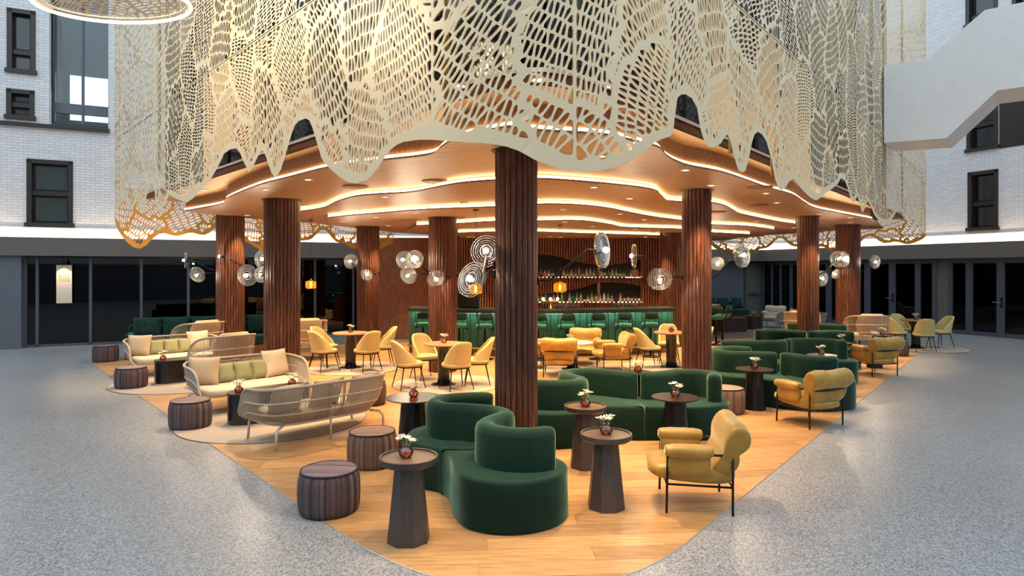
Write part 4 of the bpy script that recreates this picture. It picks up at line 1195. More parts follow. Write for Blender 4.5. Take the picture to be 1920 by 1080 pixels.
# ---- upholstered dining chair, faces +y
def make_dining_chair():
    root = empty('dining_chair')
    s = MB(); sq = []
    def se(t, a, b2, p=0.62): return (math.copysign(abs(math.cos(t))**p, math.cos(t))*a, math.copysign(abs(math.sin(t))**p, math.sin(t))*b2)
    n = 28
    for z, k in ((0.385, 0.86), (0.395, 0.96), (0.42, 1.0), (0.445, 0.985), (0.46, 0.93), (0.465, 0.7)):
        sq.append([(se(2*PI*i/n, 0.235*k, 0.225*k)[0], 0.015+se(2*PI*i/n, 0.235*k, 0.225*k)[1], z) for i in range(n)])
    s.rings(sq); s.build('seat', M['mustard_fabric'], root, True)
    u = MB(); u.rings([[(se(2*PI*i/n, 0.215, 0.205)[0], 0.015+se(2*PI*i/n, 0.215, 0.205)[1], z) for i in range(n)] for z in (0.368, 0.387)]); u.build('seat_frame', M['black_metal'], root)
    # shell back wrapping the rear half
    b = MB(); m = 22; nv = 9; out = []; inn = []
    for j in range(nv+1):
        v = j/nv; ro = []; ri = []
        for i in range(m+1):
            a = -1+2*i/m; th = a*math.radians(112)
            hgt = 0.40*(1-abs(a)**2.6)+0.035
            z = 0.405+hgt*v
            lean = 0.11*(hgt*v/0.40)
            rx, ry = 0.235-0.025*v, 0.215
            x = rx*math.copysign(abs(math.sin(th))**0.8, math.sin(th)); y = 0.015-ry*math.copysign(abs(math.cos(th))**0.75, math.cos(th))-lean
            ro.append((x, y, z)); ri.append((x*0.86, y*0.86+0.004, z+0.002))
        out.append(ro); inn.append(ri)
    grid = [o_r+i_r[::-1] for o_r, i_r in zip(out, inn)]
    b.rings(grid, True, True); b.build('backrest', M['mustard_fabric'], root, True)
    for sx in (-1, 1):
        for sy in (-1, 1):
            MB().tube([(sx*0.155, 0.01+sy*0.15, 0.38), (sx*0.225, 0.005+sy*0.225, 0)], [0.0125, 0.0075], 7).build('leg', M['black_metal'], root, True)
    return root
_dc = make_dining_chair(); first_dc = [True]

def make_dining_table(top_r=0.37, h=0.74, mat='table_top_wood'):
    root = empty('dining_table')
    MB().lathe([(0.0, h-0.03), (top_r-0.025, h-0.03), (top_r, h-0.012), (top_r, h-0.004), (top_r-0.004, h)], 40, cap0=False).build('table_top', M[mat], root, 'auto')
    MB().lathe([(0.115, 0.02), (0.105, 0.2), (0.115, h-0.06), (0.13, h-0.03)], 28).build('pedestal', M['black_lacquer'], root, True)
    MB().lathe([(0.235, 0.0), (0.235, 0.008), (0.20, 0.018), (0.11, 0.024)], 32).build('base', M['black_lacquer'], root, 'auto')
    return root
_dt = make_dining_table(); first_dt = [True]
SETS = [((-3.38, 13.4), [(-3.80, 12.90), (-3.98, 13.62), (-2.92, 12.90), (-2.76, 13.62)], 'left dining set', 'beside the left fluted columns'),
        ((-1.22, 11.45), [(-1.80, 11.12), (-1.62, 12.02), (-0.95, 10.98), (-0.62, 11.50)], 'middle dining set', 'left of the nearest column'),
        ((3.36, 13.5), [(2.86, 13.42), (3.98, 13.65), (3.45, 14.1)], 'right dining set', 'beside the second right column'),
        ((10.6, 16.8), [(9.98, 16.66), (10.62, 17.45), (10.36, 16.10), (11.28, 16.85)], 'far right dining set', 'on the terrazzo at right')]
ORD = {0: ['front left', 'rear left', 'front right', 'rear right'], 1: ['left', 'rear', 'front', 'right'], 2: ['left', 'right', 'rear'], 3: ['left', 'rear', 'front', 'right']}
for k, (t, chs, nm, wh) in enumerate(SETS):
    place(_dt, first_dt, t, 0.0, 'round wooden dining table on a black pedestal '+wh, 'table', 'round dining tables')
    for j, c in enumerate(chs):
        place(_dc, first_dc, c, face_rz(t[0]-c[0], t[1]-c[1]), 'mustard upholstered dining chair, the %s one of the %s' % (ORD[k][j], nm), 'chair', 'mustard dining chairs')
# marble table between the armchairs
_mt = make_dining_table(0.42, 0.56, 'marble_top'); _mt.name = 'lounge_table'; _mt.location = (1.25, 13.22, 0)
tag(_mt, 'round marble topped table among the golden armchairs before the bar', 'table', 'round lounge tables')

# ---- rugs
def rug(c, r, label):
    root = empty('round_rug', (c[0], c[1], 0)); tag(root, label, 'rug', 'round wool rugs')
    MB().lathe([(r, 0.0), (r, 0.006), (r-0.02, 0.009), (0.0, 0.009)], 64, cap1=False).build('pile', M['rug_wool'], root, 'auto')
    MB().tube([((r+0.002)*math.cos(2*PI*k/64), (r+0.002)*math.sin(2*PI*k/64), 0.004) for k in range(64)], 0.006, 5, closed=True).build('bound_edge', M['rug_edge'], root)
rug((-3.30, 13.35), 0.98, 'round cream rug under the left dining set')
rug((-1.15, 11.5), 0.98, 'round cream rug under the middle dining set')
rug((3.30, 13.5), 0.95, 'round cream rug under the right dining set')
rug((1.35, 13.3), 0.92, 'round cream rug under the marble table and golden armchairs')
rug((10.75, 16.8), 1.05, 'round pale rug under the far right dining set on terrazzo')
rug((-3.25, 8.75), 1.22, 'large round beige rug under the nearest rope sofas')
rug((-5.95, 11.75), 1.25, 'large round beige rug under the farther rope sofa group')

# ---- woven poufs
def make_pouf(mat):
    root = empty('woven_pouf')
    MB().lathe([(0.225, 0.0), (0.245, 0.012), (0.258, 0.06), (0.262, 0.17), (0.258, 0.27), (0.245, 0.325), (0.228, 0.342)], 48).build('body', M[mat], root, True)
    MB().lathe([(0.232, 0.338), (0.232, 0.352), (0.0, 0.356)], 40, cap0=False, cap1=False).build('top', M[mat+'_top'], root, 'auto')
    MB().tube([(0.234*math.cos(2*PI*k/40), 0.234*math.sin(2*PI*k/40), 0.349) for k in range(40)], 0.008, 6, closed=True).build('piping', M['piping'], root, True)
    return root
pf = {m: (make_pouf(m), [True]) for m in ('woven_plum', 'woven_rust', 'woven_brown')}
for (px, py), m, lab in (((617, 956), 'woven_plum', 'nearest woven plum pouf at the edge of the oak floor'), ((698, 870), 'woven_rust', 'rust striped woven pouf behind the nearest plum one'),
    ((357, 800), 'woven_plum', 'woven plum pouf left of the pale rope sofa with green cushions'), ((246, 726), 'woven_plum', 'woven plum pouf on the terrazzo beside the farther rug'),
    ((198, 677), 'woven_plum', 'farthest woven plum pouf by the dark green corner sofa'), ((692, 757), 'woven_brown', 'dark brown woven pouf hidden behind the rope sofa back'),
    ((1362, 772), 'woven_rust', 'rust woven pouf at the right end of the middle green sofa'), ((1571, 741), 'woven_plum', 'woven plum pouf behind the turned golden armchair'),
    ((1681, 666), 'woven_brown', 'brown woven pouf beside the far right dining set')):
    p, fl_ = pf[m]; x, y = G(px, py)
    place(p, fl_, (x, y), px*0.7, lab, 'pouf', 'woven poufs')

# ---- side tables
def make_faceted_table(h):
    root = empty('faceted_side_table')
    MB().lathe([(0.165, 0.0), (0.105, h-0.045)], 8, rot=PI/8).build('pedestal', M['stained_oak'], root)
    MB().lathe([(0.0, h-0.045), (0.205, h-0.045), (0.222, h-0.030), (0.222, h+0.008), (0.204, h+0.008), (0.204, h-0.004)], 44, cap0=False, cap1=False).build('tray_rim', M['stained_oak'], root, 'auto')
    MB().lathe([(0.204, h-0.004), (0.0, h-0.004)], 40, cap0=False, cap1=False).build('tray', M['tray_wood'], root)
    return root
_ft = make_faceted_table(0.63); fft = [True]
def make_cone_table(h=0.59, r=0.27):
    root = empty('cone_side_table')
    MB().lathe([(0.0, h-0.022), (r-0.03, h-0.022), (r, h-0.008), (r, h), (0.0, h)], 44, cap0=False, cap1=False).build('table_top', M['espresso'], root, 'auto')
    MB().lathe([(0.165, 0.0), (0.16, 0.02), (0.118, h-0.022)], 32).build('pedestal', M['black_lacquer'], root, 'auto')
    return root
_ct = make_cone_table(); fct = [True]
VASES = []
for (x, y), lab, vo in (((-.785, 4.86), 'nearest dark faceted side table with raised rim before the front sofa', 'nearest faceted side table'), ((.815, 5.54), 'dark faceted side table between the front sofa and the golden armchair', 'faceted table near the golden armchair'), ((.765, 6.67), 'dark faceted side table farther back beside the nearest column', 'faceted table beside the nearest column')):
    place(_ft, fft, (x, y), 0.0, lab, 'side table', 'faceted side tables'); VASES.append((x, y, 0.627, vo))
for (x, y), s, lab, vo in (((-1.13, 7.35), 1.18, 'black round side table left of the front green sofa', 'black table left of the front sofa'), ((1.88, 7.36), 1.0, 'black round side table in front of the middle green sofa', 'black table before the middle green sofa'), ((3.58, 9.45), 1.0, 'black round side table before the two-front green sofa', 'black table right of the second column'),
    ((5.32, 11.0), 0.9, 'black round side table between two green sofas at right', 'table between the two right green sofas'), ((6.62, 12.85), 0.8, 'black round side table behind the far right green sofa backs', 'table behind the far green sofa back'), ((7.62, 13.45), 0.95, 'black round side table left of the farthest golden armchair', 'table by the farthest golden armchair'), ((8.30, 14.35), 0.85, 'black round side table beside the brown pouf far right', 'table beside the far brown pouf'), ((1.80, 9.15), 0.85, 'black round side table hidden behind the middle green sofa', 'table behind the middle green sofa')):
    place(_ct, fct, (x, y), 0.0, lab, 'side table', 'black round side tables', (s, s, 1)); VASES.append((x, y, 0.59, vo))

# ---- stadium coffee tables
def stadium(l, w, n=10):
    out = []
    for k in range(n+1): a = -PI/2+PI*k/n; out.append((l/2-w/2+w/2*math.cos(a), w/2*math.sin(a)))
    for k in range(n+1): a = PI/2+PI*k/n; out.append((-l/2+w/2+w/2*math.cos(a), w/2*math.sin(a)))
    return out
for (x, y), lab, vo in (((-3.32, 8.78), 'black stadium coffee table between the two nearest rope sofas', 'coffee table between the nearest rope sofas'), ((-5.98, 11.82), 'black stadium coffee table before the farther rope sofa', 'coffee table before the farther rope sofa')):
    root = empty('coffee_table', (x, y, 0.009), math.radians(45)); tag(root, lab, 'coffee table', 'black coffee tables')
    MB().prism(stadium(1.12, 0.42), 0.012, 0.40).build('body', M['black_lacquer'], root, 'auto')
    MB().prism(stadium(1.14, 0.44), 0.40, 0.418).build('table_top', M['espresso'], root, 'auto')
    MB().prism(stadium(1.18, 0.48), 0.0, 0.012).build('base', M['rug_wool'], root, 'auto')
    VASES.append((x-0.30, y-0.30, 0.427, vo)); 
VASES.append((-3.10, 9.02, 0.427, 'coffee table half hidden by the nearest sofa'))
for (t, chs, nm, wh) in SETS: VASES.append((t[0], t[1], 0.74, 'dining table '+wh))
VASES.append((1.18, 13.14, 0.56, 'marble table before the bar'))

# ---- amber vases with pale dried flowers
def make_vase():
    root = empty('flower_vase')
    MB().lathe([(0.020, 0.0), (0.040, 0.006), (0.054, 0.028), (0.056, 0.045), (0.046, 0.066), (0.024, 0.078), (0.026, 0.088), (0.030, 0.092)], 20, cap1=False).build('vase', M['vase_glass'], root, True)
    r = random.Random(3)
    for s in range(11):
        a = 2*PI*s/11+r.uniform(-.3, .3); tl = r.uniform(0.01, 0.066); hz = r.uniform(0.105, 0.160)
        tipv = Vector((tl*math.cos(a), tl*math.sin(a), hz))
        sp = MB(); sp.mi = 0; sp.tube([(0.006*math.cos(a), 0.006*math.sin(a), 0.03), (tipv.x*0.55, tipv.y*0.55, 0.09), tipv], 0.0022, 4)
        sp.mi = 1
        for q in range(7):
            b2 = 2*PI*q/7+s; dv = Vector((math.cos(b2)*0.9+math.cos(a)*0.4, math.sin(b2)*0.9+math.sin(a)*0.4, 0.42)).normalized()
            side = dv.cross(Vector((0, 0, 1))).normalized()*0.0075; up = side.cross(dv).normalized()*0.003
            m0 = tipv+dv*0.016; e = tipv+dv*0.038
            sp.add([tipv, m0+side, e, m0-side, m0+up], [(0, 1, 4), (1, 2, 4), (2, 3, 4), (3, 0, 4), (0, 3, 2, 1)])
        sp.build('flower_sprig', [M['stem'], M['petal']], root)
    return root
_vs = make_vase(); fvs = [True]
for i, (x, y, z, wh) in enumerate(VASES):
    if wh.startswith('nearest faceted'): x -= 0.02
    place(_vs, fvs, (x, y, z), i*1.3, 'amber vase of pale dried flowers on the '+wh, 'vase', 'amber flower vases')

# ---- rope sofas and rocking chairs, face +y
def make_rope_seat(name, W, Dp, zb, zf, seat_z, legs='sofa', flare=1.10, nrope=170, cush=True, back_pad=None, rope='rope', rise=0.75):
    root = empty(name)
    e = 0.42
    pl_ = [(W/2*math.copysign(abs(math.cos(PI*k/300))**e, math.cos(PI*k/300)), Dp*(0.5-abs(math.sin(PI*k/300))**e)) for k in range(301)]
    cum = [0.0]
    for k in range(300): cum.append(cum[-1]+math.hypot(pl_[k+1][0]-pl_[k][0], pl_[k+1][1]-pl_[k][1]))
    tt = [PI*k/300 for k in range(301)]
    def rail(t, top):
        c, s = math.cos(t), math.sin(t)
        x = W/2*math.copysign(abs(c)**e, c); y = Dp*(0.5-abs(s)**e)
        if top:
            q_ = float(np.interp(t, tt, cum)); q_ = min(q_, cum[-1]-q_); z = zf+(zb-0.05*(1-abs(s))-zf)*math.sqrt(max(0.0, 1-(1-min(q_/rise, 1.0))**2)); k = 1+(flare-1)*abs(s)**0.5
            if abs(s) < 0.12: z -= 0.0
            return Vector((x*k, y*k-0.03*abs(s), z))
        k = 0.86
        return Vector((x*k, y*k+0.02, seat_z-0.04))
    n = 44
    ts = [PI*k/n for k in range(n+1)]
    # even spacing along the rail
    dense = [PI*k/400 for k in range(401)]; pts = [rail(t, True) for t in dense]; cl = [0]
    for i in range(1, 401): cl.append(cl[-1]+(pts[i]-pts[i-1]).length)
    def even(m): return [float(np.interp(cl[-1]*k/m, cl, dense)) for k in range(m+1)]
    te = even(n)
    top = [rail(t, True) for t in te]
    f0, f1 = rail(0, False), rail(PI, False)
    toploop = [f0+Vector((0.02, 0.03, 0))]+[f0.lerp(top[0], 0.5)+Vector((0.03, 0.03, 0))]+top+[f1.lerp(top[-1], 0.5)+Vector((-0.03, 0.03, 0))]+[f1+Vector((-0.02, 0.03, 0))]
    MB().tube(catmull(toploop, 2), 0.019, 8).build('top_rail', M[rope], root, True)
    low = [rail(t, False) for t in te]
    MB().tube(low+[low[-1]], 0.016, 8).build('seat_rail', M['bone_metal'], root, True)
    rp = MB()
    for t in even(nrope)[1:-1]:
        a, b2 = rail(t, False), rail(t, True); m = a.lerp(b2, 0.5); out = Vector((m.x, m.y, 0)).normalized()*0.05; m += Vector((out.x, out.y, -0.03))
        rp.tube([a, a.lerp(m, 0.5)+out*0.3, m, m.lerp(b2, 0.5)+out*0.12, b2], 0.0060, 4, cap=False)
    o = rp.build('rope_weave', M[rope], root, True); tag(o, kind='stuff')
    for f in (0.36, 0.68):
        bd = []
        for t in even(30)[1:-1]:
            a, b2 = rail(t, False), rail(t, True); m = a.lerp(b2, f); out = Vector((m.x, m.y, 0)).normalized()*(0.05*4*f*(1-f)); bd.append(m+out+Vector((0, 0, -0.03*4*f*(1-f))))
        MB().tube(bd, 0.009, 6).build('band', M['bone_metal'], root, True)
    if legs == 'sofa':
        for sx in (-1, 1):
            MB().tube([(sx*(W/2-0.22), -Dp/2+0.13, seat_z-0.045), (sx*(W/2-0.12), -Dp/2+0.05, seat_z-0.06), (sx*(W/2-0.09), -Dp/2+0.02, seat_z-0.12), (sx*(W/2-0.085), -Dp/2+0.02, 0)], 0.016, 8).build('leg', M['bone_metal'], root, True)
            MB().tube([(sx*(W/2-0.10), Dp/2-0.06, seat_z-0.045), (sx*(W/2-0.09), Dp/2-0.04, 0)], 0.016, 8).build('leg', M['bone_metal'], root, True)
        MB().tube([(0, -Dp/2+0.08, seat_z-0.05), (0, -Dp/2+0.08, 0)], 0.014, 8).build('leg', M['bone_metal'], root, True)
    else:
        for sx in (-1, 1):
            arc = [(sx*(W/2-0.10), Dp*(-0.62+1.24*k/12), 0.016+0.13*((k-6)/6)**2) for k in range(13)]
            MB().tube(arc, 0.014, 6).build('rocker', M['plinth_wood'], root, True)
            MB().tube([(sx*(W/2-0.13), Dp*0.30, seat_z-0.05), (sx*(W/2-0.10), Dp*0.36, 0.05)], 0.014, 6).build('leg', M['bone_metal'], root, True)
            MB().tube([(sx*(W/2-0.13), -Dp*0.26, seat_z-0.05), (sx*(W/2-0.10), -Dp*0.34, 0.05)], 0.014, 6).build('leg', M['bone_metal'], root, True)
    if cush:
        pr = [(se_[0], se_[1]) for se_ in [(math.copysign(abs(math.cos(2*PI*i/40))**0.4, math.cos(2*PI*i/40))*(W/2*0.88), math.copysign(abs(math.sin(2*PI*i/40))**0.5, math.sin(2*PI*i/40))*Dp*0.46+0.045) for i in range(40)]]
        seat = MB(); rs = []
        for z, ins in ((seat_z-0.035, 0.03), (seat_z-0.02, 0.004), (seat_z+0.05, 0.0), (seat_z+0.075, 0.012), (seat_z+0.088, 0.045)): rs.append([(x, y, z) for x, y in offset_poly(pr, ins)])
        seat.rings(rs).build('seat_cushion', M['cream_fabric'], root, True)
    if back_pad:
        bp = MB(); rs = []
        for k in range(9):
            f = k/8; ring = []
            for i in range(28):
                a = 2*PI*i/28
                x = math.copysign(abs(math.cos(a))**0.6, math.cos(a))*(W*0.40)*(0.7+0.3*math.sin(PI*f)**0.3); y = math.copysign(abs(math.sin(a))**0.7, math.sin(a))*0.075*(0.35+0.65*math.sin(PI*f)**0.5)
                ring.append((x, -Dp*0.34-0.16*f+y+0.05*abs(x/W)*2, seat_z+0.08+(zb-seat_z-0.03)*f))
            rs.append(ring)
        bp.rings(rs).build('back_cushion', M[back_pad], root, True)
    return root
FS = (math.cos(math.radians(-45)), math.sin(math.radians(-45)))     # facing into the oak floor
_rs = make_rope_seat('rope_sofa', 1.62, 0.80, 0.70, 0.34, 0.29, rise=0.34); frs = [True]
RSOFA = [((-2.44, 8.02), (-.72, .69), 'pale rope sofa seen from behind, nearest of the rope sofas'),
         ((-3.98, 9.62), (.70, -.71), 'pale rope sofa with sage cushions facing the sofa seen from behind'),
         ((-6.75, 12.75), (.66, -.75), 'farther pale rope sofa with three sage cushions left of the columns'),
         ((9.45, 20.9), (-.9, -.45), 'small pale rope sofa with cushions far right behind the slim column')]
for i, (c, f, lab) in enumerate(RSOFA):
    place(_rs, frs, c, face_rz(*f), lab, 'sofa', 'woven rope sofas', (0.92, 0.92, 0.95) if i == 3 else None)
_rk = make_rope_seat('rope_rocking_chair', 0.82, 0.84, 0.92, 0.46, 0.36, 'rock', 1.16, 64, True, 'sand_fabric'); frk = [True]
for c, f, lab in (((-5.12, 11.30), (-.80, .60), 'rope rocking chair with tan back cushion between the two rope sofas'),
                  ((-6.88, 14.0), (-.80, .60), 'rope rocking chair with pinkish back behind the farther rope sofa'),
                  ((-4.72, 14.7), (-.35, .94), 'rope rocking chair seen from behind right of the big left column'),
                  ((8.92, 16.15), (.15, .98), 'rope rocking chair seen from behind right of the rightmost column'),
                  ((7.85, 17.3), (.5, .85), 'rope rocking chair peeking out left of the rightmost column')):
    place(_rk, frk, c, face_rz(*f), lab, 'rocking chair', 'rope rocking chairs')

# ---- loose cushions
def pillow_mesh(name, w, h, t, mat, seed=0):
    r = random.Random(seed); n = 12; mb = MB(); top = []; bot = []
    for j in range(n+1):
        a = []; b2 = []
        for i in range(n+1):
            u, v = -1+2*i/n, -1+2*j/n
            pin = 1-0.085*(1-u*u)*(abs(v) > 0.999)-0.0
            ux = u*(1-0.07*(1-v*v)*1.0+0.0); vz = v*(1-0.07*(1-u*u))
            th = t*(max(1-u**4, 0)**0.55)*(max(1-v**4, 0)**0.55)+0.004
            th *= 1+0.05*math.sin(5*u+3*v+seed)
            ux = u*(1-0.06*(1-abs(v)**2)); 
            a.append((ux*w/2, -th/2, vz*h/2+h/2)); b2.append((ux*w/2, th/2, vz*h/2+h/2))
        top.append(a); bot.append(b2)
    mb.rings(top, False, False, closed=False); k = len(mb.f)
    mb.rings([r_[::-1] for r_ in bot], False, False, closed=False)
    return mb.mesh(name, M[mat], True)
PM = {('big', 'sand_fabric'): pillow_mesh('cushion', 0.46, 0.43, 0.16, 'cream_fabric', 1), ('tan', 0): pillow_mesh('cushion', 0.44, 0.42, 0.16, 'sand_fabric', 2), ('low', 0): pillow_mesh('cushion', 0.44, 0.36, 0.15, 'cream_fabric', 5), ('sage', 0): pillow_mesh('cushion', 0.275, 0.30, 0.14, 'sage_fabric', 3), ('green', 0): pillow_mesh('cushion', 0.62, 0.50, 0.20, 'dark_green_velvet', 4)}
def cushion(me, sofa, lx, ly, z, yaw, tilt, label, grp):
    c, f, _ = sofa; a = face_rz(*f)
    x = c[0]+lx*math.cos(a)-ly*math.sin(a); y = c[1]+lx*math.sin(a)+ly*math.cos(a)
    o = link('cushion', me, None, (x, y, z)); o.rotation_euler = (tilt, 0, a+yaw); tag(o, label, 'cushion', grp); return o
for si, where in ((1, 'of the middle rope sofa'), (2, 'of the farther left rope sofa')):
    S = RSOFA[si]; g = 'cushions on the left rope sofas'
    cushion(PM[('tan', 0)], S, 0.60, -0.12, 0.375, -0.6, 0.30, 'tan square cushion at the left end '+where, g)
    cushion(PM[('big', 'sand_fabric')], S, -0.54, -0.14, 0.375, 0.25, 0.28, 'large cream cushion at the right end '+where, g)
    for q, (lx, nm) in enumerate(((0.27, 'leftmost'), (0.0, 'middle'), (-0.27, 'rightmost'))):
        cushion(PM[('sage', 0)], S, lx, -0.12, 0.375, 0.05*(q-1), 0.30, nm+' small sage cushion '+where, g)
S = RSOFA[0]; g = 'cushions on the rope sofa seen from behind'
for lx, nm in ((-0.52, 'left'), (0.0, 'middle'), (0.52, 'right')):
    cushion(PM[('low', 0)], S, lx, -0.14, 0.375, 0.1, 0.38, 'cream cushion, the %s one showing through the nearest rope back' % nm, g)
S = RSOFA[3]; g = 'cushions on the far right rope sofa'
cushion(PM[('tan', 0)], S, 0.55, -0.12, 0.355, -0.5, 0.3, 'tan cushion at the left end of the far right rope sofa', g)
for lx, nm in ((0.2, 'left'), (-0.12, 'middle'), (-0.44, 'right')):
    cushion(PM[('sage', 0)], S, lx, -0.12, 0.355, 0.0, 0.3, nm+' sage cushion of the far right rope sofa', g)

# ---- dark green bench sofas on timber plinths
def bench(x, y, f, Ln, label, n):
    root = empty('bench_sofa', (x, y, 0), face_rz(*f)); tag(root, label, 'sofa', 'dark green bench sofas')
    MB().cbox((0, 0, 0.11), (Ln, 0.78, 0.22)).build('plinth', M['plinth_wood'], root)
    MB().cbox((0, 0.02, 0.33), (Ln-0.01, 0.80, 0.22), 0.03).build('seat', M['dark_green_velvet'], root)
    MB().cbox((0, -0.36, 0.50), (Ln, 0.12, 0.50), 0.03).build('backrest', M['dark_green_velvet'], root)
    MB().cbox((Ln/2-0.07, 0.0, 0.46), (0.14, 0.78, 0.24), 0.03).build('armrest', M['dark_green_velvet'], root)
    S = ((x, y), f, '')
    for k in range(n):
        lx = Ln/2-0.40-k*(Ln-0.5)/max(n-1, 1)*0.96
        cushion(PM[('green', 0)], S, lx, -0.07, 0.445, 0.12*((k % 3)-1), 0.28, 'dark green cushion, %s from the left on the %s' % (['first', 'second', 'third', 'fourth', 'fifth', 'sixth'][k], label), 'cushions on '+label)
bench(-7.55, 15.52, (.423, -.906), 3.1, 'green bench sofa by the left shopfront', 5)
bench(8.6, 26.0, (.40, -.91), 2.0, 'green bench sofa by the back wall', 3)

# ================================================================== BAR
BARX0, BARX1 = -2.55, 4.02
def bar_y(x): return 15.05+0.085*(x-0.75)**2*0.9+0.02*(x-0.75)
bar = empty('bar_counter', (0.75, 15.6, 0)); tag(bar, 'long curved green bar with dark stone top', 'bar counter')
bo = Vector(bar.location)
nb = 38; xs = [BARX0+(BARX1-BARX0)*k/nb for k in range(nb+1)]
fr_p = [(x-bo.x, bar_y(x)-bo.y) for x in xs]
top = [(x-bo.x, bar_y(x)-bo.y-0.24) for x in xs]+[(x-bo.x, bar_y(x)-bo.y+0.62) for x in reversed(xs)]
MB().prism(top, 1.03, 1.12).build('counter_top', M['counter_stone'], bar)
body = [(x-bo.x, bar_y(x)-bo.y+0.04) for x in xs]+[(x-bo.x, bar_y(x)-bo.y+0.58) for x in reversed(xs)]
MB().prism(body, 0.0, 1.03).build('body', M['plinth_wood'], bar)
for k in range(nb):
    (x0, y0), (x1, y1) = fr_p[k], fr_p[k+1]; L_ = math.hypot(x1-x0, y1-y0)
    MB().cbox((0, 0, 0.60), (L_-0.016, 0.03, 0.86), 0.008).build('front_board', M['bar_green'], bar, False, ((x0+x1)/2, (y0+y1)/2+0.02, 0), math.atan2(y1-y0, x1-x0))
led = MB(); led.rings([[(x, y-0.13, 1.022) for x, y in fr_p], [(x, y-0.09, 1.022) for x, y in fr_p]], False, False, closed=False); led.build('light_strip', M['bar_led'], bar)
MB().tube([(x, y-0.16, 0.20) for x, y in fr_p], 0.022, 8).build('foot_rail', M['brass'], bar, True)
for k in range(2, nb, 4):
    x, y = fr_p[k]; MB().box(x-0.012, x+0.012, y-0.2, y, 0.94, 1.03).build('bracket', M['black_metal'], bar)
# ---- bar stools, face +y
def make_stool():
    root = empty('bar_stool')
    MB().lathe([(0.16, 0.71), (0.195, 0.72), (0.21, 0.75), (0.205, 0.785), (0.17, 0.805), (0.0, 0.812)], 28, cap1=False).build('seat', M['stool_velvet'], root, True)
    b = MB(); rs = []
    for k in range(11):
        a = math.radians(-48+96*k/10); e = max(1-abs((k-5)/5)**4, 0.0)**0.35*0.9+0.1
        cx, cy = 0.215*math.sin(a)*1.0, -0.235*math.cos(a)
        rs.append([(cx+math.sin(a)*0.035*math.cos(t)*e, cy-math.cos(a)*0.035*math.cos(t)*e, 0.985+0.085*math.sin(t)*e) for t in [2*PI*i/12 for i in range(12)]])
    b.rings(rs).build('backrest', M['dark_green_velvet'], root, True)
    for sx in (-1, 1):
        MB().tube([(sx*0.15, -0.20, 1.04), (sx*0.165, -0.215, 0.78), (sx*0.19, -0.17, 0.68), (sx*0.20, -0.06, 0.655), (sx*0.16, 0.02, 0.69), (sx*0.06, 0.03, 0.705)], 0.013, 7).build('back_tube', M['black_metal'], root, True)
    MB().lathe([(0.028, 0.02), (0.028, 0.70), (0.08, 0.715)], 14).build('pole', M['black_metal'], root, True)
    MB().lathe([(0.20, 0.0), (0.20, 0.012), (0.10, 0.035), (0.03, 0.06)], 28).build('base', M['black_metal'], root, True)
    MB().tube([(0.15*math.cos(2*PI*k/24), 0.15*math.sin(2*PI*k/24), 0.30) for k in range(24)], 0.010, 6, closed=True).build('foot_ring', M['black_metal'], root, True)
    MB().tube([(-0.15, 0, 0.30), (0.15, 0, 0.30)], 0.008, 6).build('foot_spoke', M['black_metal'], root, True)
    return root
_st = make_stool(); fst = [True]
names = ['leftmost', 'second', 'third', 'fourth', 'fifth', 'sixth', 'seventh', 'eighth']
sx_ = [-2.10, -1.22, -0.62, 0.60, 1.25, 1.96, 2.60, 3.27]
for k, x in enumerate(sx_):
    y = bar_y(x)-0.50
    lab = 'green velvet bar stool, %s at the long bar' % (names[k] if k == 0 else names[k]+' from the left')
    place(_st, fst, (x, y), face_rz(-0.25+0.05*k, 1), lab, 'bar stool', 'green bar stools')
for (x, y), f, lab in (((5.55, 17.4), (.3, .95), 'green bar stool nearest at the high table right of the second column'), ((5.95, 18.1), (-.7, .7), 'green bar stool on the right of the high round table'), ((5.15, 18.3), (.9, .4), 'green bar stool tucked left of the high round table')):
    place(_st, fst, (x, y), face_rz(*f), lab, 'bar stool', 'green bar stools')
ht = make_dining_table(0.42, 1.05, 'marble_top'); ht.name = 'high_table'; ht.location = (5.62, 18.6, 0); tag(ht, 'pale high round table ringed by bar stools beyond the second column', 'table', 'round lounge tables')
# ---- curved drum tables by the back wall
for (x, y), lx, lab in (((7.30, 21.5), 1.2, 'broad dark drum table before the back bench'), ((8.40, 22.3), 0.6, 'small dark drum table beside the pale armchair')):
    root = empty('drum_table', (x, y, 0), math.radians(10)); tag(root, lab, 'coffee table', 'dark drum tables')
    MB().prism(stadium(lx, 0.62), 0.0, 0.41).build('body', M['stained_oak'], root, 'auto'); MB().prism(stadium(lx+0.03, 0.65), 0.41, 0.435).build('table_top', M['espresso'], root, 'auto')
    place(_vs, fvs, (x, y-0.1, 0.435), x, 'amber vase of pale dried flowers on the '+lab, 'vase', 'amber flower vases')

# ---- back bar with ribbed timber wave and bottle shelves
BY = 18.55
bb = empty('back_bar', (1.2, BY, 0)); tag(bb, 'ribbed timber back bar with two wavy bottle niches', 'back bar')
X0, X1 = -1.95, 4.30
MB().box(X0-1.2, X1-1.2, 0.30, 0.40, 0, 3.02).build('back_panel', M['dark_interior'], bb)
def zpx(y): return EYE+(HOR-y)*BY/FPX
def xpx(x): return (x-960)*BY/FPX
up_t = [(845, 478), (1008, 476), (1040, 479), (1080, 490), (1130, 499), (1180, 492), (1205, 484), (1240, 480)]
mid_b = [(845, 553), (1008, 552), (1045, 548), (1090, 540), (1120, 530), (1150, 529), (1180, 532), (1205, 536), (1240, 536)]
def cz(tab, x): return zpx(float(np.interp(x, [xpx(t[0]) for t in tab], [t[1] for t in tab])))
SH1, SH2 = zpx(520.5), zpx(567.5)
n = 82; w = (X1-X0)/n
rb_u, rb_m, rb_l = MB(), MB(), MB()
xr = xpx(1203); xl = xpx(936)
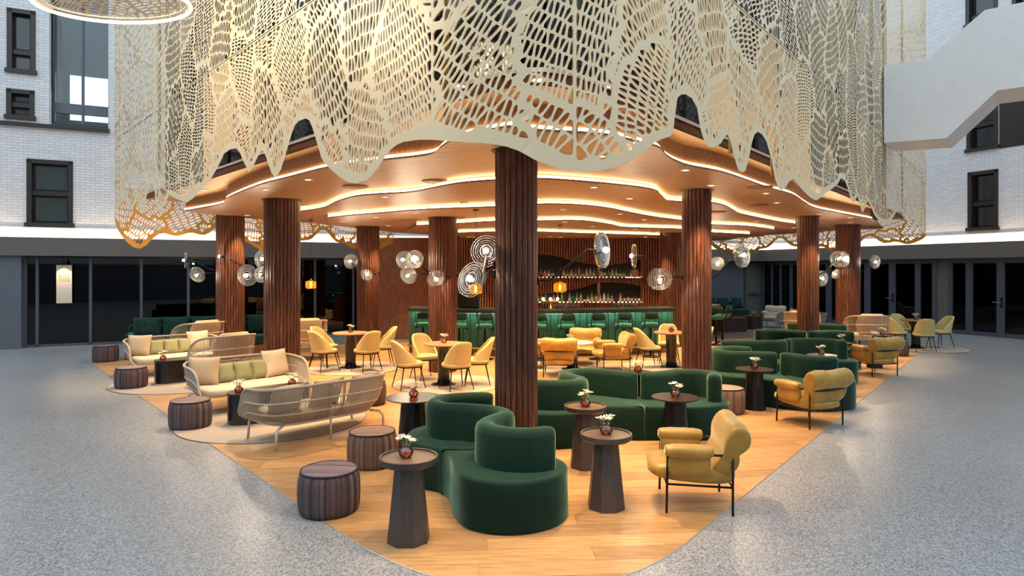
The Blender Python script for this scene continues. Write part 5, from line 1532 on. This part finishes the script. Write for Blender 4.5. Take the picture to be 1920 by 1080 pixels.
for k in range(n):
    x = X0+(k+0.5)*w; a, b2 = x-w*0.31-1.2, x+w*0.31-1.2
    if x > xr or x < xl:
        rb_u.box(a, b2, 0.0, 0.30, 0, 3.0); continue
    rb_u.box(a, b2, -0.02, 0.26, cz(up_t, x), 3.0); rb_m.box(a, b2, -0.02, 0.26, cz(mid_b, x), SH1-0.02); rb_l.box(a, b2, -0.02, 0.26, 0.0, SH2-0.02)
for nm, q in (('upper_ribs', rb_u), ('middle_ribs', rb_m), ('lower_ribs', rb_l)):
    o = q.build(nm, M['bar_slat_wood'], bb); tag(o, kind='stuff')
for z in (SH1, SH2):
    MB().box(xl-1.2, xr-1.2, -0.10, 0.30, z-0.02, z).build('shelf', M['plinth_wood'], bb)
    MB().box(xl-1.2, xr-1.2, 0.20, 0.215, z+0.002, z+0.012).build('shelf_light', M['shelf_led'], bb)
MB().box(xpx(1122)-1.2, xpx(1127)-1.2, 0.22, 0.26, SH2, SH1+0.30).build('brass_post', M['brass'], bb)
# return walls either side of the back bar
o = MB().box(-4.3, -1.95, 18.9, 19.05, 0, 3.0).build('wall_bar_left', M['bar_slat_wood']); tag(o, kind='structure')
o = MB().box(4.30, 5.0, 18.6, 19.05, 0, 3.0).build('wall_bar_right', M['bar_slat_wood']); tag(o, kind='structure')
# bottles
BC = {'amber': (0.34, 0.13, 0.02), 'green': (0.04, 0.20, 0.05), 'clear': (0.55, 0.58, 0.56), 'dark red': (0.06, 0.012, 0.015), 'golden': (0.55, 0.32, 0.05), 'blue-grey': (0.16, 0.24, 0.28), 'black': (0.012, 0.014, 0.013), 'bright green': (0.10, 0.42, 0.05), 'pale pink': (0.60, 0.34, 0.27)}
for c, v in BC.items(): plain('bottle_'+c, v, 0.12, 0, spec=0.7)
plain('cap_red', (0.45, 0.02, 0.03), 0.4)
BMESH = {}
def bottle_mesh(col, shape, lab_):
    k = (col, shape, lab_)
    if k in BMESH: return BMESH[k]
    mb = MB(); r = [0.036, 0.042, 0.048][shape]; H = [0.30, 0.27, 0.23][shape]
    mb.mi = 0; mb.lathe([(r*0.9, 0), (r, 0.008), (r, H*0.56), (r*0.82, H*0.66), (0.014, H*0.76), (0.013, H*0.92)], 12)
    mb.mi = 1; mb.lathe([(r+0.0012, H*0.16), (r+0.0012, H*0.44)], 12, cap0=False, cap1=False)
    mb.mi = 2; mb.lathe([(0.016, H*0.90), (0.016, H)], 8)
    BMESH[k] = mb.mesh('bottle', [M['bottle_'+col], M['paper_label'] if lab_ else M['bottle_'+col], M['cap_red'] if lab_ == 2 else M['espresso']], 'auto'); return BMESH[k]
rb = random.Random(21); cols = list(BC)
def ordn(k): return '%d%s' % (k, 'th' if 10 <= k % 100 <= 20 else {1: 'st', 2: 'nd', 3: 'rd'}.get(k % 10, 'th'))
for z, y0, nm, x0p, x1p in ((SH1, BY+0.02, 'upper', 940, 1176), (SH2, BY+0.02, 'lower', 940, 1203)):
    x = xpx(x0p)+0.03; k = 0
    while x < xpx(x1p)-0.05:
        k += 1
        wine = nm == 'lower' and x > xpx(1168)
        col = rb.choice(['black', 'dark red', 'black']) if wine else rb.choice(cols); sh = 0 if wine else rb.randrange(3)
        lb = 2 if (wine and rb.random() < 0.6) else rb.choice((0, 1, 1, 1))
        o = link('bottle', bottle_mesh(col, sh, lb), None, (x, y0+rb.uniform(-.05, .04), z), rb.uniform(0, 6)); s = rb.uniform(0.92, 1.12); o.scale = (1, 1, s)
        tag(o, '%s glass bottle, %s from the left on the %s bar shelf' % (col, ordn(k), nm), 'bottle', 'bottles on the %s bar shelf' % nm)
        x += rb.uniform(0.100, 0.122)
o = MB().lathe([(0.10, -0.10), (0.125, -0.05), (0.13, 0.0), (0.125, 0.05), (0.10, 0.10)], 20).build('spirit_barrel', M['table_top_wood'], None, 'auto', (xpx(1190), BY-0.02+0.04, SH1+0.132)); o.rotation_euler = (PI/2, 0, 0); tag(o, 'small round wooden barrel at the right end of the upper bar shelf', 'barrel')
# glasses on the counter
gm = MB().lathe([(0.026, 0.0), (0.028, 0.004), (0.036, 0.10)], 12, cap1=False).mesh('drinking_glass', M['clear_glass'], True)
for k in range(22):
    u = 0.95+0.065*(k % 11)+0.04*(k//11) if k < 11 else 2.55+0.06*(k-11)
    o = link('drinking_glass', gm, None, (u, bar_y(u)+0.40+0.07*(k % 2), 1.12)); tag(o, 'clear tumbler, %s from the left in the %s row on the bar counter' % (ordn(k % 11+1), 'middle' if k < 11 else 'right end'), 'glass', 'tumblers on the bar counter, %s' % ('middle' if k < 11 else 'right end'))
# beer tap with three lit heads
bt = empty('beer_tap', (0.92, bar_y(.92)+0.28, 1.12)); tag(bt, 'brass beer tap with three glowing heads on the bar', 'beer tap')
MB().lathe([(0.07, 0), (0.07, 0.015), (0.025, 0.04), (0.025, 0.16)], 16).build('column', M['brass'], bt, True)
MB().tube([(-0.20, 0, 0.17), (0.20, 0, 0.17)], 0.03, 10).build('manifold', M['brass'], bt, True)
for dx in (-0.17, 0, 0.17): MB().ellipsoid((dx, -0.02, 0.235), (0.035, 0.02, 0.035)).build('tap_head', M['downlight_lens'], bt, True)
cf = empty('coffee_machine', (-1.05, bar_y(-1.05)+0.35, 1.12)); tag(cf, 'black coffee machine at the left part of the bar counter', 'coffee machine')
MB().cbox((0, 0, 0.19), (0.52, 0.40, 0.38), 0.03).build('body', M['black_lacquer'], cf)
MB().tube([(0.30, -0.1, 0.0), (0.30, -0.1, 0.20), (0.33, -0.16, 0.24), (0.36, -0.2, 0.20)], 0.010, 6).build('tap', M['steel'], cf, True)
for i in range(6): MB().lathe([(0.03, 0.38), (0.04, 0.45)], 10, cap1=False).build('cup', M['clear_glass'], cf, True, (-0.2+0.08*i, 0.02*(i % 2), 0))

# ================================================================== LAMPS
def disc_mesh(r=0.18):
    prof = []
    n = 26
    for k in range(n+1):
        q = 0.028+(r-0.028)*k/n; prof.append((q, 0.020*(1-(q/r)**2)+(0.008 if k % 3 == 1 else -0.005)))
    back_ = [(q, z-0.010) for q, z in reversed(prof)]
    return MB().lathe(prof+back_+[prof[0]], 36, cap0=False, cap1=False).mesh('glass_disc', M['lamp_glass'], True)
DISC = disc_mesh()
RINGS = MB()
for rr in (0.176, 0.150, 0.124, 0.098, 0.072): RINGS.tube([(rr*math.cos(2*PI*k/32), rr*math.sin(2*PI*k/32), 0.012) for k in range(32)], 0.0040, 5, closed=True)
RINGM = RINGS.mesh('glass_ridges', M['ridge_glass'], True)
HUB = MB().lathe([(0.0, -0.06), (0.022, -0.055), (0.030, -0.03), (0.030, 0.0), (0.0, 0.004)], 16, cap0=False, cap1=False).mesh('hub', M['black_metal'], True)
BULB = MB().ellipsoid((0, 0, 0.040), (0.030, 0.030, 0.030), 14, 8).mesh('bulb', M['bulb'], True)
pt = bpy.data.lights.new('lamp_glow', 'POINT'); pt.energy = 16; pt.color = (1.0, 0.80, 0.56); pt.shadow_soft_size = 0.012
def wall_lamp(col, mpx, pts, cpx, dd, nrm, label, r=1.0):
    """disc lamp on an elbow arm: mount and elbows as seen at the column's depth, disc dd nearer"""
    _, cx, cd, cr_ = COLS[col]
    side = 1 if mpx[0] > 960+cx*FPX/cd else -1
    m = D3(mpx[0], mpx[1], cd); m.x = cx+side*(cr_-0.005); m.y = cd
    c = D3(cpx[0], cpx[1], cd+dd)
    nv = Vector(nrm).normalized()
    root = empty('wall_lamp', m); tag(root, label, 'wall lamp', 'glass disc wall lamps')
    mt_ = MB().lathe([(0.045, 0.0), (0.045, 0.02), (0.02, 0.03)], 16).build('mount', M['black_metal'], root, True); mt_.rotation_euler = (0, side*PI/2, 0)
    arm = [Vector((0, 0, 0))]
    for i, p in enumerate(pts):
        f = (i+1)/(len(pts)+1); arm.append(D3(p[0], p[1], cd+dd*f)-m)
    hub = c-m-nv*0.06
    arm.append(hub)
    MB().tube(arm, 0.0115, 8).build('arm', M['black_metal'], root, True)
    h = empty('lamp_head', c-m, parent=root); 
    h.rotation_mode = 'QUATERNION'; h.rotation_quaternion = nv.to_track_quat('Z', 'Y'); h.scale = (r, r, r)
    link('glass_disc', DISC, h); link('hub', HUB, h); link('bulb', BULB, h); link('glass_ridges', RINGM, h)
    lo = bpy.data.objects.new('glow', pt); lo.location = c-m+nv*0.085; COL.objects.link(lo); lo.parent = root
LMP = [
 ('A', (1008,526), [(1030,526), (1103,468)], (1129,469), -0.10, (.86,-.5,.05), 'disc lamp on a long arm right of the nearest column'),
 ('A', (928,497), [(912,505)], (885,524), -0.15, (-.62,-.72,.30), 'tilted disc lamp on the left side of the nearest column'),
 ('A', (928,515), [(905,512)], (912,471), 0.75, (-.1,-1,.1), 'round disc lamp peeping out behind the nearest column'),
 ('D', (1279,519), [(1262,517), (1208,481)], (1189,480), 0.0, (-1,.02,0), 'edge-on disc lamp reaching left from the second column'),
 ('D', (1279,521), [(1262,520)], (1237,523), -0.25, (-.12,-.8,-.45), 'face-on disc lamp close to the second column on its left'),
 ('D', (1333,519), [(1342,519), (1366,490)], (1391,479), -0.2, (.55,-.83,.1), 'disc lamp on an arm right of the second column'),
 ('G', (1534,515), [(1545,512), (1562,492)], (1580,486), -0.2, (.3,-.95,.1), 'front disc lamp right of the slim column'),
 ('G', (1534,515), [(1548,508)], (1572,486), 0.25, (-.2,-.9,.1), 'rear disc lamp right of the slim column'),
 ('G', (1534,518), [(1537,519)], (1540,522), 0.3, (.3,-.9,0), 'small disc lamp tucked against the slim column'),
 ('H', (1612,512), [(1620,506)], (1640,491), -0.1, (.3,-.95,0), 'disc lamp on the right of the rightmost column'),
 ('H', (1569,512), [(1568,514)], (1567,514), -0.35, (-.9,-.3,.3), 'tilted disc lamp left of the rightmost column', 0.7),
 ('E', (407,512), [(398,512)], (370,515), -0.15, (-.1,-.9,-.4), 'lower disc lamp left of the leftmost column'),
 ('E', (407,508), [(396,506), (365,490)], (348,488), 0.1, (-.85,-.5,0), 'upper disc lamp farthest left by the shopfront'),
 ('E', (457,499), [(445,494)], (415,481), -0.55, (-.93,-.36,0), 'edge-on disc lamp in front of the leftmost column'),
 ('B', (497,516), [(488,516)], (464,516), -0.2, (-.15,-.95,-.1), 'big disc lamp left of the second left column'),
 ('B', (497,514), [(495,512)], (490,515), 0.5, (-.3,-.9,0), 'lower disc lamp half behind the second left column', 0.8),
 ('B', (497,505), [(497,500)], (494,486), 0.4, (-.3,-.9,0), 'upper disc lamp half behind the second left column'),
 ('F', (669,505), [(666,502)], (658,490), -0.2, (-.25,-.95,.1), 'upper disc lamp on the slim back left column'),
 ('F', (711,512), [(700,514)], (687,516), -0.5, (.5,-.7,.4), 'lower disc lamp across the back left column', 0.8),
 ('C', (804,512), [(796,505)], (777,486), -0.3, (.1,-.98,.05), 'upper right disc lamp of the trio left of the bar'),
 ('C', (804,510), [(795,503)], (757,487), 0.15, (-.45,-.9,0), 'upper left disc lamp of the trio left of the bar'),
 ('C', (804,515), [(795,514)], (766,516), -0.1, (-.3,-.9,-.3), 'lower disc lamp of the trio left of the bar'),
 ('C', (857,515), [(845,518)], (817,522), -0.45, (.45,-.75,-.4), 'tilted disc lamp crossing the column left of the bar'),
 ('I', (1283,512), [(1300,505)], (1345,494), -0.2, (-.2,-.95,0), 'small far disc lamp right of the bar')]
for l in LMP: wall_lamp(*l)
# amber pendants
def pendant(px, py, cy, d, r, label):
    p = D3(px, py, d); h = ceil_h(p.x, d) or 3.0
    root = empty('amber_pendant', (p.x, d, p.z)); tag(root, label, 'pendant lamp', 'amber glass pendants')
    MB().tube([(0, 0, 0.10), (0, 0, h-p.z)], 0.003, 5).build('cord', M['black_metal'], root)
    MB().lathe([(0.05, h-p.z-0.015), (0.05, h-p.z)], 16).build('ceiling_rose', M['black_metal'], root, 'auto')
    MB().lathe([(0.02, 0.11), (0.02, 0.14)], 10).build('socket', M['brass'], root)
    MB().lathe([(r*0.5, -r*0.75), (r*0.95, -r*0.62), (r, 0), (r*0.95, r*0.62), (r*0.5, r*0.75), (0.02, r*0.80)], 24, cap0=False, cap1=False).build('shade', M['pendant_glass'], root, True)
    MB().ellipsoid((0, 0, 0.0), (0.022, 0.022, 0.07)).build('bulb', M['amber_filament'], root, True)
pendant(583, 534, 403, 14.5, 0.12, 'glowing amber pendant before the dark shopfront')
pendant(1050, 539, 405, 14.2, 0.145, 'glowing amber pendant above the right half of the bar')
pendant(892, 542, 373, 11.3, 0.115, 'glowing amber pendant left of the nearest column')

# ================================================================== POSTER AT THE SHOPFRONT
a, b2, c, d = WL.rect(108, 137, 497, 568)
po = empty('lit_poster', WL.loc(), WL.rz)
mid = (a+b2)/2
po.location = (WL.o[0]+WL.e[0]*mid, WL.o[1]+WL.e[1]*mid, 0); tag(po, 'tall cream notice board lit from above on the shopfront glass', 'poster')
hw = (b2-a)/2
MB().cbox((0, -0.14, (c+d)/2), (2*hw, 0.03, d-c)).build('board', M['poster_paper'], po)
ln = MB(); r_ = random.Random(4)
for k in range(9):
    z = d-0.10-k*0.042; x = -hw+0.05
    while x < hw-0.08:
        wl = r_.uniform(0.03, 0.08); ln.box(x, min(x+wl, hw-0.04), -0.158, -0.1555, z, z+0.014); x += wl+0.018
o = ln.build('lettering', M['ink'], po); tag(o, kind='stuff')
MB().tube([(0, -0.10, SOF0), (0, -0.30, SOF0-0.02), (0, -0.34, d+0.10)], 0.012, 6).build('lamp_arm', M['black_metal'], po, True)
MB().lathe([(0.045, d+0.02), (0.03, d+0.12)], 12).build('lamp_head', M['black_metal'], po, True, (0, -0.34, 0))
pl_ = bpy.data.lights.new('poster_beam', 'SPOT'); pl_.energy = 34; pl_.color = (1.0, 0.66, 0.34); pl_.spot_size = 1.5; pl_.spot_blend = 0.8; pl_.shadow_soft_size = 0.03
lo = bpy.data.objects.new('poster_beam', pl_); lo.location = (0, -0.36, d+0.0); lo.rotation_euler = (math.radians(28), 0, 0); COL.objects.link(lo); lo.parent = po
